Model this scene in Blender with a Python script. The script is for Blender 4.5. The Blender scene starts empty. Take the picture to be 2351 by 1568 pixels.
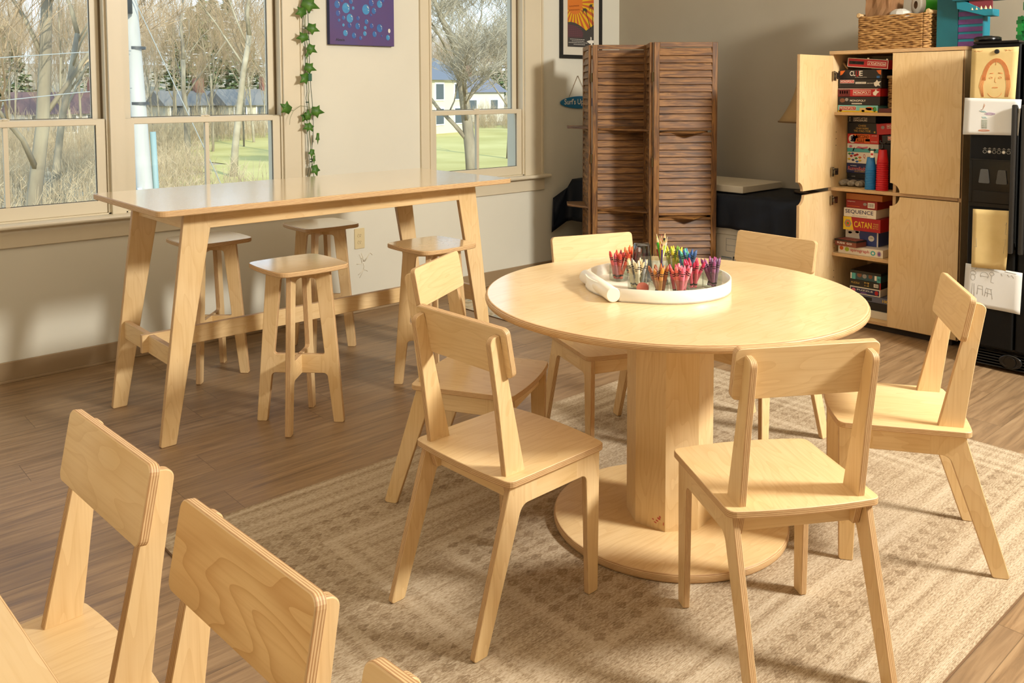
import bpy, bmesh, math, random
from mathutils import Vector, Matrix
random.seed(7)
S = bpy.context.scene
COL = S.collection
PI = math.pi

# ------------------------------------------------------------------ camera
W_, H_ = 2351.0, 1568.0
F_, CX_, CY_ = 1989.86, 1175.67, 321.65
YAW, PITCH, ROLL = 0.8387, -0.0581, -0.0034
EYE = Vector((0, 0, 1.4))
cy, sy, cp, sp = math.cos(YAW), math.sin(YAW), math.cos(PITCH), math.sin(PITCH)
fwd = Vector((cy*cp, sy*cp, sp)); rgt = Vector((sy, -cy, 0)); up = rgt.cross(fwd)
cr, sr = math.cos(ROLL), math.sin(ROLL)
r2 = rgt*cr + up*sr; u2 = -rgt*sr + up*cr
cd = bpy.data.cameras.new('camera'); cam = bpy.data.objects.new('camera', cd); COL.objects.link(cam)
mw = Matrix((( r2.x, u2.x, -fwd.x, EYE.x), (r2.y, u2.y, -fwd.y, EYE.y), (r2.z, u2.z, -fwd.z, EYE.z), (0, 0, 0, 1)))
cam.matrix_world = mw
cd.sensor_width = 36; cd.lens = F_/W_*36
cd.shift_x = (W_/2 - CX_)/W_; cd.shift_y = -(H_/2 - CY_)/W_
cd.clip_start = 0.05; cd.clip_end = 500
S.camera = cam

# ------------------------------------------------------------------ world, light, exposure
S.view_settings.view_transform = 'Standard'; S.view_settings.look = 'None'
S.view_settings.gamma = 1; S.view_settings.use_curve_mapping = False
S.view_settings.exposure = 0.07
S.cycles.transparent_max_bounces = 24
wd = bpy.data.worlds.new('sky'); S.world = wd; wd.use_nodes = True
nt = wd.node_tree; nt.nodes.clear()
wo = nt.nodes.new('ShaderNodeOutputWorld'); wb = nt.nodes.new('ShaderNodeBackground')
tc = nt.nodes.new('ShaderNodeTexCoord'); sx = nt.nodes.new('ShaderNodeSeparateXYZ'); rp = nt.nodes.new('ShaderNodeValToRGB')
rp.color_ramp.elements[0].position = 0.0; rp.color_ramp.elements[0].color = (0.86, 0.93, 1.0, 1)
rp.color_ramp.elements[1].position = 0.5; rp.color_ramp.elements[1].color = (0.42, 0.62, 0.95, 1)
nt.links.new(tc.outputs['Generated'], sx.inputs[0]); nt.links.new(sx.outputs[2], rp.inputs[0])
nt.links.new(rp.outputs[0], wb.inputs[0]); nt.links.new(wb.outputs[0], wo.inputs[0])
wb.inputs[1].default_value = 2.2

def lamp(kind, name, loc, target, energy, color, **kw):
    l = bpy.data.lights.new(name, kind); l.energy = energy; l.color = color
    for k, v in kw.items(): setattr(l, k, v)
    o = bpy.data.objects.new(name, l); COL.objects.link(o); o.location = loc
    o.rotation_euler = (Vector(target) - Vector(loc)).to_track_quat('-Z', 'Y').to_euler()
    return o
lamp('SUN', 'outdoor_sun', (0, -20, 30), (6, 20, 9), 5.2, (1, .92, .80), angle=0.01)
lamp('AREA', 'studio_softbox', (3.7, -1.25, 2.88), (2.3, 2.2, .4), 325, (1, .955, .865), shape='DISK', size=0.7)
lamp('AREA', 'ceiling_light_panel', (1.9, 1.7, 2.95), (1.9, 1.7, 0), 33, (1, .86, .67), shape='RECTANGLE', size=3.6, size_y=3.2)  # added overhead fill imitating ceiling bounce, not a fixture of the room
lamp('AREA', 'window_daylight', (-2.2, 1.2, 1.9), (2.5, 2.6, .9), 28, (1, .89, .74), shape='RECTANGLE', size=2.4, size_y=1.5)  # unseen soft fill from camera left; the wall there has no window

# ------------------------------------------------------------------ materials
def lin(c):
    if isinstance(c, str):
        c = tuple(int(c[i:i+2], 16)/255 for i in (0, 2, 4))
        c = tuple((v/12.92 if v <= .04045 else ((v+.055)/1.055)**2.4) for v in c)
    return (c[0], c[1], c[2], 1)
MATS = {}
def new_mat(name):
    m = bpy.data.materials.new(name); m.use_nodes = True
    return m, m.node_tree, m.node_tree.nodes['Principled BSDF']
def plain(name, color, rough=.6, metal=0, spec=.5, emit=0):
    if name in MATS: return MATS[name]
    m, t, b = new_mat(name)
    b.inputs['Base Color'].default_value = lin(color); b.inputs['Roughness'].default_value = rough
    b.inputs['Metallic'].default_value = metal; b.inputs['Specular IOR Level'].default_value = spec
    if emit:
        b.inputs['Emission Color'].default_value = lin(color); b.inputs['Emission Strength'].default_value = emit
    MATS[name] = m; return m
def N(t, kind, **kw):
    n = t.nodes.new(kind)
    for k, v in kw.items():
        if k.startswith('i_'):
            key = k[2:]
            n.inputs[int(key) if key.isdigit() else key.replace('_', ' ')].default_value = v
        else: setattr(n, k, v)
    return n
def L(t, a, b): t.links.new(a, b)
def math_n(t, op, a, b=None, c=None, clamp=False):
    n = t.nodes.new('ShaderNodeMath'); n.operation = op; n.use_clamp = clamp
    for i, v in enumerate((a, b, c)):
        if v is None: continue
        if isinstance(v, (int, float)): n.inputs[i].default_value = v
        else: t.links.new(v, n.inputs[i])
    return n.outputs[0]
def ramp(t, fac, stops, interp='LINEAR'):
    n = t.nodes.new('ShaderNodeValToRGB'); cr_ = n.color_ramp; cr_.interpolation = interp
    while len(cr_.elements) < len(stops): cr_.elements.new(.5)
    for e, (p, c) in zip(cr_.elements, stops): e.position = p; e.color = lin(c)
    L(t, fac, n.inputs[0]); return n.outputs[0]
def mixc(t, fac, a, b, mode='MIX'):
    n = t.nodes.new('ShaderNodeMix'); n.data_type = 'RGBA'; n.blend_type = mode
    for i, v in ((0, fac), (6, a), (7, b)):
        if isinstance(v, (int, float)): n.inputs[i].default_value = v
        elif isinstance(v, (tuple, str)): n.inputs[i].default_value = lin(v)
        else: L(t, v, n.inputs[i])
    return n.outputs[2]

def m_veneer(name, light, mid, dark, rough=.42, fig=1.0):
    m, t, b = new_mat(name)
    uv = N(t, 'ShaderNodeUVMap'); at = N(t, 'ShaderNodeAttribute', attribute_type='OBJECT', attribute_name='grain')
    off = N(t, 'ShaderNodeVectorMath', operation='SCALE'); off.inputs[0].default_value = (3.7, 2.3, 5.1); L(t, at.outputs['Fac'], off.inputs['Scale'])
    ad = N(t, 'ShaderNodeVectorMath', operation='ADD'); L(t, uv.outputs[0], ad.inputs[0]); L(t, off.outputs[0], ad.inputs[1])
    mp = N(t, 'ShaderNodeMapping'); mp.inputs['Scale'].default_value = (1.5, 6.5, 1); L(t, ad.outputs[0], mp.inputs[0])
    n1 = N(t, 'ShaderNodeTexNoise', i_Scale=1.25, i_Detail=2.0, i_Roughness=.45); L(t, mp.outputs[0], n1.inputs[0])
    ring = math_n(t, 'FRACT', math_n(t, 'MULTIPLY', n1.outputs[0], 15.0))
    ring = math_n(t, 'POWER', ring, 3.0)
    mp2 = N(t, 'ShaderNodeMapping'); mp2.inputs['Scale'].default_value = (5, 160, 1); L(t, ad.outputs[0], mp2.inputs[0])
    n2 = N(t, 'ShaderNodeTexNoise', i_Scale=1.0, i_Detail=4.0); L(t, mp2.outputs[0], n2.inputs[0])
    n3 = N(t, 'ShaderNodeTexNoise', i_Scale=4.0, i_Detail=2.0); L(t, ad.outputs[0], n3.inputs[0])
    base = ramp(t, n3.outputs[0], [(.3, light), (.7, mid)])
    c1 = mixc(t, math_n(t, 'MULTIPLY', ring, .45*fig), base, dark)
    c2 = mixc(t, math_n(t, 'MULTIPLY', math_n(t, 'SUBTRACT', n2.outputs[0], .45, clamp=True), .9), c1, dark)
    L(t, c2, b.inputs['Base Color'])
    b.inputs['Roughness'].default_value = rough; b.inputs['Specular IOR Level'].default_value = .7 if rough < .3 else .4
    MATS[name] = m; return m
def m_edge(name):
    m, t, b = new_mat(name)
    uv = N(t, 'ShaderNodeUVMap'); s = N(t, 'ShaderNodeSeparateXYZ'); L(t, uv.outputs[0], s.inputs[0])
    f = math_n(t, 'FRACT', math_n(t, 'MULTIPLY', s.outputs[1], 1/.0042))
    mp = N(t, 'ShaderNodeMapping'); mp.inputs['Scale'].default_value = (30, 500, 1); L(t, uv.outputs[0], mp.inputs[0])
    n = N(t, 'ShaderNodeTexNoise', i_Scale=1.0, i_Detail=3.0); L(t, mp.outputs[0], n.inputs[0])
    f2 = math_n(t, 'ADD', f, math_n(t, 'MULTIPLY', math_n(t, 'SUBTRACT', n.outputs[0], .5), .5))
    c = ramp(t, f2, [(0, 'd9b98a'), (.35, 'dcbd8d'), (.5, 'a87c50'), (.8, 'b68a5c'), (1, 'd9b98a')])
    L(t, c, b.inputs['Base Color']); b.inputs['Roughness'].default_value = .55
    MATS[name] = m; return m
VEN = m_veneer('birch_veneer', 'e9cd9e', 'e0c08a', 'c79c62', fig=.6)
VTOP = m_veneer('birch_tabletop', 'e9cea2', 'e0c290', 'caa36c', rough=.17, fig=.45)
VHIGH = m_veneer('birch_satin_top', 'e9cea2', 'e0c290', 'caa36c', rough=.17, fig=.45); _b = VHIGH.node_tree.nodes['Principled BSDF']; _b.inputs['Coat Weight'].default_value = 1.0; _b.inputs['Coat Roughness'].default_value = .13
VENW = m_veneer('birch_veneer_warm', 'e3c086', 'd9b074', 'b98548', fig=1.2)
EDG = m_edge('plywood_edge')
def m_dark(name):
    m, t, b = new_mat(name)
    uv = N(t, 'ShaderNodeUVMap'); at = N(t, 'ShaderNodeAttribute', attribute_type='OBJECT', attribute_name='grain')
    off = N(t, 'ShaderNodeVectorMath', operation='SCALE'); off.inputs[0].default_value = (3.7, 2.3, 5.1); L(t, at.outputs['Fac'], off.inputs['Scale'])
    ad = N(t, 'ShaderNodeVectorMath', operation='ADD'); L(t, uv.outputs[0], ad.inputs[0]); L(t, off.outputs[0], ad.inputs[1])
    mp = N(t, 'ShaderNodeMapping'); mp.inputs['Scale'].default_value = (2.2, 26, 1); L(t, ad.outputs[0], mp.inputs[0])
    n1 = N(t, 'ShaderNodeTexNoise', i_Scale=2.2, i_Detail=4.0, i_Distortion=1.2); L(t, mp.outputs[0], n1.inputs[0])
    n2 = N(t, 'ShaderNodeTexNoise', i_Scale=6.0, i_Detail=2.0); L(t, ad.outputs[0], n2.inputs[0])
    c = ramp(t, n1.outputs[0], [(.3, '452b13'), (.48, '724a22'), (.62, '956833'), (.75, '563817')])
    c = mixc(t, math_n(t, 'MULTIPLY', math_n(t, 'SUBTRACT', n2.outputs[0], .5, clamp=True), 2.2, clamp=True), c, '3c2615')
    L(t, c, b.inputs['Base Color']); b.inputs['Roughness'].default_value = .5
    MATS[name] = m; return m
DARK = m_dark('walnut_stained_wood')
def m_noise(name, c1, c2, scale, rough=.7, bump=0, coords='Object', stretch=(1, 1, 1), detail=3):
    m, t, b = new_mat(name)
    tcn = N(t, 'ShaderNodeTexCoord'); mp = N(t, 'ShaderNodeMapping'); mp.inputs['Scale'].default_value = stretch
    L(t, tcn.outputs[coords], mp.inputs[0])
    n = N(t, 'ShaderNodeTexNoise', i_Scale=scale, i_Detail=detail); L(t, mp.outputs[0], n.inputs[0])
    L(t, ramp(t, n.outputs[0], [(.3, c1), (.7, c2)]), b.inputs['Base Color']); b.inputs['Roughness'].default_value = rough
    if bump:
        bp = N(t, 'ShaderNodeBump', i_Strength=bump, i_Distance=.01); L(t, n.outputs[0], bp.inputs['Height']); L(t, bp.outputs[0], b.inputs['Normal'])
    MATS[name] = m; return m
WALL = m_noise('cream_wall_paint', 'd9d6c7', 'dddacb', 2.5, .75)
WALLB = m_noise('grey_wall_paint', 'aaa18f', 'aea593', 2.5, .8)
TRIM = m_noise('beige_trim_paint', 'd3c8ae', 'd7ccb3', 3, .42)
BASEB = m_noise('taupe_baseboard_vinyl', '978061', '9c8566', 3, .5)
CEIL = plain('ceiling_paint', 'e8e0d0', .9)
def m_floor():
    m, t, b = new_mat('wood_plank_floor')
    tcn = N(t, 'ShaderNodeTexCoord'); s = N(t, 'ShaderNodeSeparateXYZ'); L(t, tcn.outputs['Object'], s.inputs[0])
    pw, pl = .18, 1.22
    row = math_n(t, 'FLOOR', math_n(t, 'DIVIDE', s.outputs[1], pw))
    fy = math_n(t, 'FRACT', math_n(t, 'DIVIDE', s.outputs[1], pw))
    sh = math_n(t, 'FRACT', math_n(t, 'MULTIPLY', math_n(t, 'SINE', math_n(t, 'MULTIPLY', row, 12.99)), 43758.5))
    xx = math_n(t, 'ADD', math_n(t, 'DIVIDE', s.outputs[0], pl), sh)
    colm = math_n(t, 'FLOOR', xx); fx = math_n(t, 'FRACT', xx)
    idn = math_n(t, 'FRACT', math_n(t, 'MULTIPLY', math_n(t, 'SINE', math_n(t, 'ADD', math_n(t, 'MULTIPLY', row, 7.1), math_n(t, 'MULTIPLY', colm, 3.3))), 9173.3))
    cmb = N(t, 'ShaderNodeCombineXYZ'); L(t, math_n(t, 'ADD', s.outputs[0], math_n(t, 'MULTIPLY', idn, 31)), cmb.inputs[0]); L(t, s.outputs[1], cmb.inputs[1]); L(t, math_n(t, 'MULTIPLY', idn, 9), cmb.inputs[2])
    mp = N(t, 'ShaderNodeMapping'); mp.inputs['Scale'].default_value = (1.6, 22, 1); L(t, cmb.outputs[0], mp.inputs[0])
    n = N(t, 'ShaderNodeTexNoise', i_Scale=2.0, i_Detail=5.0, i_Roughness=.62, i_Distortion=.6); L(t, mp.outputs[0], n.inputs[0])
    c = ramp(t, n.outputs[0], [(.28, '715a41'), (.5, '937757'), (.72, 'ab8f6c')])
    c = mixc(t, math_n(t, 'MULTIPLY', math_n(t, 'SUBTRACT', idn, .3), .35, clamp=True), c, '84705a')
    e = math_n(t, 'MINIMUM', math_n(t, 'MULTIPLY', math_n(t, 'MINIMUM', fy, math_n(t, 'SUBTRACT', 1.0, fy)), pw), math_n(t, 'MULTIPLY', math_n(t, 'MINIMUM', fx, math_n(t, 'SUBTRACT', 1.0, fx)), pl))
    seam = math_n(t, 'LESS_THAN', e, .0013)
    c = mixc(t, math_n(t, 'MULTIPLY', seam, .5), c, '4a3826')
    L(t, c, b.inputs['Base Color'])
    L(t, ramp(t, n.outputs[0], [(.3, (.36, .36, .36)), (.7, (.48, .48, .48))]), b.inputs['Roughness'])
    MATS['floor'] = m; return m
FLOOR = m_floor()
def m_rug():
    m, t, b = new_mat('woven_rug')
    tcn = N(t, 'ShaderNodeTexCoord'); s = N(t, 'ShaderNodeSeparateXYZ'); L(t, tcn.outputs['Object'], s.inputs[0])
    hx, hy = 1.34, .96
    dx = math_n(t, 'SUBTRACT', hx, math_n(t, 'ABSOLUTE', s.outputs[0])); dy = math_n(t, 'SUBTRACT', hy, math_n(t, 'ABSOLUTE', s.outputs[1]))
    d = math_n(t, 'MINIMUM', dx, dy)
    # concentric border bands
    band = ramp(t, math_n(t, 'DIVIDE', d, .9), [(0, (.25,)*3), (.03, (.75,)*3), (.05, (.35,)*3), (.08, (.7,)*3), (.12, (.45,)*3), (.16, (.8,)*3), (.20, (.3,)*3), (.225, (.8,)*3), (.25, (.5,)*3), (.30, (.42,)*3), (.40, (.5,)*3), (.44, (.85,)*3), (.47, (.4,)*3), (.50, (.72,)*3), (.54, (.5,)*3), (.66, (.4,)*3), (.70, (.8,)*3), (.74, (.45,)*3), (1, (.5,)*3)])
    # diamond motif field
    def motif(sc):
        u = math_n(t, 'FRACT', math_n(t, 'MULTIPLY', s.outputs[0], sc)); v = math_n(t, 'FRACT', math_n(t, 'MULTIPLY', s.outputs[1], sc*1.3))
        return math_n(t, 'ADD', math_n(t, 'ABSOLUTE', math_n(t, 'SUBTRACT', u, .5)), math_n(t, 'ABSOLUTE', math_n(t, 'SUBTRACT', v, .5)))
    dm = math_n(t, 'LESS_THAN', motif(14), .33)
    inb = math_n(t, 'MULTIPLY', math_n(t, 'GREATER_THAN', d, .225), math_n(t, 'LESS_THAN', d, .37))
    inc = math_n(t, 'GREATER_THAN', d, .62)
    dmask = math_n(t, 'MULTIPLY', dm, math_n(t, 'ADD', inb, inc, clamp=True))
    # woven threads: strong streaks along x
    mp = N(t, 'ShaderNodeMapping'); mp.inputs['Scale'].default_value = (70, 260, 1); L(t, tcn.outputs['Object'], mp.inputs[0])
    n = N(t, 'ShaderNodeTexNoise', i_Scale=1.0, i_Detail=3.0, i_Roughness=.7); L(t, mp.outputs[0], n.inputs[0])
    mp2 = N(t, 'ShaderNodeMapping'); mp2.inputs['Scale'].default_value = (3, 55, 1); L(t, tcn.outputs['Object'], mp2.inputs[0])
    n2 = N(t, 'ShaderNodeTexNoise', i_Scale=1.0, i_Detail=3.0); L(t, mp2.outputs[0], n2.inputs[0])
    w = N(t, 'ShaderNodeTexWave', wave_type='BANDS', bands_direction='Y', i_Scale=95.0, i_Distortion=1.5); L(t, tcn.outputs['Object'], w.inputs[0])
    v = math_n(t, 'ADD', math_n(t, 'MULTIPLY', n.outputs[0], 1.25), math_n(t, 'MULTIPLY', n2.outputs[0], .5))
    bs = N(t, 'ShaderNodeSeparateColor'); L(t, band, bs.inputs[0])
    v = math_n(t, 'ADD', v, math_n(t, 'MULTIPLY', math_n(t, 'SUBTRACT', bs.outputs[0], .5), .40))
    v = math_n(t, 'SUBTRACT', v, math_n(t, 'MULTIPLY', dmask, .14))
    v = math_n(t, 'ADD', v, math_n(t, 'MULTIPLY', math_n(t, 'SUBTRACT', w.outputs['Fac'], .5), .12))
    c = ramp(t, math_n(t, 'MULTIPLY', v, .57), [(.25, '75634d'), (.42, '9b876d'), (.55, 'bfae94'), (.75, 'd5c9b4')])
    L(t, c, b.inputs['Base Color']); b.inputs['Roughness'].default_value = .95; b.inputs['Specular IOR Level'].default_value = .1
    bp = N(t, 'ShaderNodeBump', i_Strength=.5, i_Distance=.004); L(t, v, bp.inputs['Height']); L(t, bp.outputs[0], b.inputs['Normal'])
    return m
RUG = m_rug()
def m_pane(name, tint='ffffff', refl=.02, k=.10):
    m = bpy.data.materials.new(name); m.use_nodes = True; t = m.node_tree; t.nodes.clear()
    o = N(t, 'ShaderNodeOutputMaterial'); tr = N(t, 'ShaderNodeBsdfTransparent'); gl = N(t, 'ShaderNodeBsdfGlossy', i_Roughness=.02)
    tr.inputs[0].default_value = lin(tint); lw = N(t, 'ShaderNodeLayerWeight', i_Blend=.5); mx = N(t, 'ShaderNodeMixShader')
    L(t, math_n(t, 'MULTIPLY_ADD', math_n(t, 'POWER', lw.outputs['Facing'], 4.0), k, refl), mx.inputs[0]); L(t, tr.outputs[0], mx.inputs[1]); L(t, gl.outputs[0], mx.inputs[2]); L(t, mx.outputs[0], o.inputs[0])
    MATS[name] = m; return m
PANE = m_pane('window_glass', 'f6fbfb'); JARG = m_pane('clear_jar_glass', 'e6eae4', .10, .8); CUPG = m_pane('clear_grey_plastic', 'aab0ba', .16, 1.0)
def m_objcolor(name, rough=.5, k=1.0):
    m, t, b = new_mat(name); oi = N(t, 'ShaderNodeObjectInfo'); L(t, mixc(t, 1-k, oi.outputs['Color'], 'ffffff'), b.inputs['Base Color']); b.inputs['Roughness'].default_value = rough
    MATS[name] = m; return m
OC = m_objcolor('crayon_wax', .42); OCW = m_objcolor('crayon_paper', .7, .93)
STEEL = plain('brushed_metal', 'b9b4aa', .3, 1.0)
BLACK = plain('black_gloss', '0b0b0b', .22); BLACKM = plain('black_matte', '141210', .6)
WHITE = plain('white_enamel', 'f1ead9', .32); PAPER = plain('white_paper', 'dcdcd8', .85); TAN = m_noise('manila_paper', 'dcc389', 'cdb377', 8, .85)

# ------------------------------------------------------------------ mesh helpers
def ident(a, b, c): return (a, b, c)
class MB:
    def __init__(s): s.v = []; s.f = []; s.uv = []; s.mi = []; s.sm = []
    def face(s, idx, uv=None, mi=0, sm=False):
        s.f.append(list(idx)); s.uv.append(uv or [(s.v[i][0], s.v[i][1]) for i in idx]); s.mi.append(mi); s.sm.append(sm)
    def prism(s, out, t, M=ident, bev=.0015, seam=(), mf=0, me=1, swap=False, c0=0.0):
        n = len(out)
        if sum(out[i][0]*out[(i+1) % n][1]-out[(i+1) % n][0]*out[i][1] for i in range(n)) < 0:
            out = out[::-1]; seam = {(n-2-k) % n for k in seam}
        def inset(d):
            r = []
            for i in range(n):
                p0, p1, p2 = out[i-1], out[i], out[(i+1) % n]
                d0 = 0 if (i-1) % n in seam else d; d1 = 0 if i in seam else d
                e0 = (p1[0]-p0[0], p1[1]-p0[1]); e1 = (p2[0]-p1[0], p2[1]-p1[1])
                l0 = math.hypot(*e0) or 1e-9; l1 = math.hypot(*e1) or 1e-9
                n0 = (-e0[1]/l0, e0[0]/l0); n1 = (-e1[1]/l1, e1[0]/l1)
                det = n0[0]*n1[1]-n0[1]*n1[0]
                if abs(det) < .05: q = (p1[0]+n0[0]*d0, p1[1]+n0[1]*d0)
                else:
                    q = (p1[0]+(d0*n1[1]-d1*n0[1])/det, p1[1]+(n0[0]*d1-n1[0]*d0)/det)
                r.append(q)
            return r
        ins = inset(bev) if bev else out
        rings = [(ins, 0), (out, bev), (out, t-bev), (ins, t)] if bev else [(out, 0), (out, t)]
        b = len(s.v)
        for pts, c in rings:
            for p in pts: s.v.append(M(p[0], p[1], c+c0))
        per = [0]
        for i in range(n): per.append(per[-1]+math.hypot(out[(i+1) % n][0]-out[i][0], out[(i+1) % n][1]-out[i][1]))
        K = len(rings)
        fu = (lambda p: (p[1], p[0])) if swap else (lambda p: p)
        s.face([b+i for i in reversed(range(n))], [fu(ins[i]) for i in reversed(range(n))], mf)
        s.face([b+(K-1)*n+i for i in range(n)], [fu(ins[i]) for i in range(n)], mf)
        for k in range(K-1):
            c_0, c_1 = rings[k][1], rings[k+1][1]
            for i in range(n):
                j = (i+1) % n
                s.face([b+k*n+i, b+k*n+j, b+(k+1)*n+j, b+(k+1)*n+i], [(per[i], c_0), (per[i+1], c_0), (per[i+1], c_1), (per[i], c_1)], me)
        return s
    def box(s, lo, hi, mi=0, M=ident, bev=0, me=None):
        x0, y0, z0 = lo; x1, y1, z1 = hi
        return s.prism([(x0, y0), (x1, y0), (x1, y1), (x0, y1)], z1-z0, lambda a, b, c: M(a, b, c+z0), bev, (), mi, mi if me is None else me)
    def lathe(s, prof, M=ident, seg=24, mi=0, cap0=True, cap1=True, sm=True):
        b = len(s.v)
        for r, z in prof:
            for k in range(seg): s.v.append(M(r*math.cos(2*PI*k/seg), r*math.sin(2*PI*k/seg), z))
        for j in range(len(prof)-1):
            for k in range(seg):
                k2 = (k+1) % seg
                s.face([b+j*seg+k, b+j*seg+k2, b+(j+1)*seg+k2, b+(j+1)*seg+k], [(k/seg, prof[j][1]), ((k+1)/seg, prof[j][1]), ((k+1)/seg, prof[j+1][1]), (k/seg, prof[j+1][1])], mi, sm)
        if cap0: s.face([b+k for k in reversed(range(seg))], None, mi)
        if cap1: s.face([b+(len(prof)-1)*seg+k for k in range(seg)], None, mi)
        return s
    def tube(s, pts, r, seg=8, mi=0, sm=True, r1=None):
        pts = [Vector(p) for p in pts]; b = len(s.v); n = len(pts); prev = None
        for i, p in enumerate(pts):
            d = (pts[min(i+1, n-1)]-pts[max(i-1, 0)]).normalized()
            a = Vector((0, 0, 1)) if abs(d.z) < .9 else Vector((1, 0, 0))
            if prev is not None: a = prev
            x = (a-d*a.dot(d)).normalized(); prev = x; y = d.cross(x)
            rr = r if r1 is None else r+(r1-r)*i/(n-1)
            for k in range(seg):
                q = p+x*(rr*math.cos(2*PI*k/seg))+y*(rr*math.sin(2*PI*k/seg)); s.v.append(tuple(q))
        for i in range(n-1):
            for k in range(seg):
                k2 = (k+1) % seg; s.face([b+i*seg+k, b+i*seg+k2, b+(i+1)*seg+k2, b+(i+1)*seg+k], [(0, 0)]*4, mi, sm)
        s.face([b+k for k in reversed(range(seg))], [(0, 0)]*seg, mi); s.face([b+(n-1)*seg+k for k in range(seg)], [(0, 0)]*seg, mi)
        return s
    def poly(s, pts, M=ident, mi=0):
        b = len(s.v)
        for p in pts: s.v.append(M(p[0], p[1], 0))
        s.face(range(b, b+len(pts)), [(p[0], p[1]) for p in pts], mi); return s
    def mesh(s, name, mats, recalc=True):
        me = bpy.data.meshes.new(name); me.from_pydata(s.v, [], s.f)
        ul = me.uv_layers.new(name='UVMap'); k = 0; dat = []
        for u in s.uv:
            for p in u: dat += [p[0], p[1]]
        ul.data.foreach_set('uv', dat)
        me.polygons.foreach_set('material_index', s.mi); me.polygons.foreach_set('use_smooth', s.sm)
        for m in (mats if isinstance(mats, (list, tuple)) else [mats]): me.materials.append(m)
        if recalc:
            bm = bmesh.new(); bm.from_mesh(me); bmesh.ops.recalc_face_normals(bm, faces=bm.faces); bm.to_mesh(me); bm.free()
        me.update(); return me
    def build(s, name, mats, parent=None, recalc=True, **props):
        return link(name, s.mesh(name, mats, recalc), parent, **props)
def link(name, data, parent=None, **props):
    o = bpy.data.objects.new(name, data); COL.objects.link(o)
    if parent is not None: o.parent = parent
    for k, v in props.items(): o[k] = v
    return o
GR = [0]
def thing(name, label, cat, loc=(0, 0, 0), rz=0, group=None):
    o = link(name, None, None, label=label, category=cat); o.location = loc; o.rotation_euler = (0, 0, rz)
    o.empty_display_size = .05
    if group: o['group'] = group
    return o
def tag(o, label, cat, group=None):
    o['label'] = label; o['category'] = cat
    if group: o['group'] = group
    return o
def struct(o): o['kind'] = 'structure'; return o
def grains(root, g=None):
    g = random.random()*10 if g is None else g
    for o in [root]+list(root.children_recursive): o['grain'] = g
def dup(root, loc=None, rz=None, label=None, group=None):
    r = root.copy(); COL.objects.link(r)
    if loc is not None: r.location = loc
    if rz is not None: r.rotation_euler = (0, 0, rz)
    if label: r['label'] = label
    if group: r['group'] = group
    for ch in list(root.children):
        c = ch.copy(); COL.objects.link(c); c.parent = r
        for g in list(ch.children):
            d = g.copy(); COL.objects.link(d); d.parent = c
    return r
def rounded(pts, rad, seg=5):
    """polygon with each corner rounded; rad scalar or list"""
    n = len(pts); out = []
    for i in range(n):
        r = rad[i] if isinstance(rad, (list, tuple)) else rad
        p0, p1, p2 = Vector(pts[i-1]), Vector(pts[i]), Vector(pts[(i+1) % n])
        if r <= 0: out.append(tuple(p1)); continue
        a = (p0-p1); b = (p2-p1); la, lb = a.length, b.length; a.normalize(); b.normalize()
        ang = a.angle(b); t_ = min(r/math.tan(ang/2), la*.49, lb*.49); rr = t_*math.tan(ang/2)
        c = p1+(a+b).normalized()*(rr/math.sin(ang/2)); s_ = p1+a*t_-c; e_ = p1+b*t_-c
        a0 = math.atan2(s_.y, s_.x); a1 = math.atan2(e_.y, e_.x); d = (a1-a0+PI) % (2*PI)-PI
        for k in range(seg+1):
            th = a0+d*k/seg; out.append((c.x+rr*math.cos(th), c.y+rr*math.sin(th)))
    return out
def text(body, size_wh, mat, O, U, V, parent=None, name='lettering', depth=.0004, rot=0):
    """lettering filling a w x h rectangle whose lower-left corner is O, U along the text, V up"""
    cu = bpy.data.curves.new(name, 'FONT'); cu.body = body; cu.extrude = 0; cu.resolution_u = 3; cu.offset = .012 if len(body) < 14 else 0
    tmp = bpy.data.objects.new('tmp', cu); COL.objects.link(tmp)
    dg = bpy.context.evaluated_depsgraph_get(); dg.update()
    me = bpy.data.meshes.new_from_object(tmp.evaluated_get(dg)); bpy.data.objects.remove(tmp)
    xs = [v.co.x for v in me.vertices]; ys = [v.co.y for v in me.vertices]
    if not xs: return None
    x0, x1, y0, y1 = min(xs), max(xs), min(ys), max(ys); w, h = size_wh
    O, U, V = Vector(O), Vector(U).normalized(), Vector(V).normalized(); Nn = U.cross(V)
    for v in me.vertices:
        a = (v.co.x-x0)/(x1-x0)*w; b = (v.co.y-y0)/(y1-y0)*h
        if rot: a, b = w-a, h-b
        v.co = O+U*a+V*b+Nn*depth
    me.materials.clear(); me.materials.append(mat); me.update()
    return link(name, me, parent)
TX = (0, -1, 0); TZ = (0, 0, 1)      # reading direction on things that face -X

# ================================================================== ROOM SHELL
YA, XB, ZC, XL, YB = 4.681, 5.381, 3.0, -3.0, -2.4
o = struct(MB().box((XL-.15, YB-.15, -.12), (XB+.15, YA+.17, 0)).build('floor', FLOOR))
o = struct(MB().box((XL-.15, YB-.15, ZC), (XB+.15, YA+.17, ZC+.12)).build('ceiling', CEIL))
WT = .17
ZS, ZH = .765, 2.35                 # window opening bottom / head
OPEN = [(.50, 1.43), (1.50, 2.40), (3.47, 4.325)]
b = MB(); x = XL
for a, c in OPEN:
    b.box((x, YA, 0), (a, YA+WT, ZC)); b.box((a, YA, 0), (c, YA+WT, ZS)); b.box((a, YA, ZH), (c, YA+WT, ZC)); x = c
b.box((x, YA, 0), (XB+WT, YA+WT, ZC))
struct(b.build('wall_left', WALL))
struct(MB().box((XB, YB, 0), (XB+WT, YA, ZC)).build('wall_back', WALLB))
struct(MB().box((XL, YB-WT, 0), (XB+WT, YB, ZC)).build('wall_right', WALL))
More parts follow.
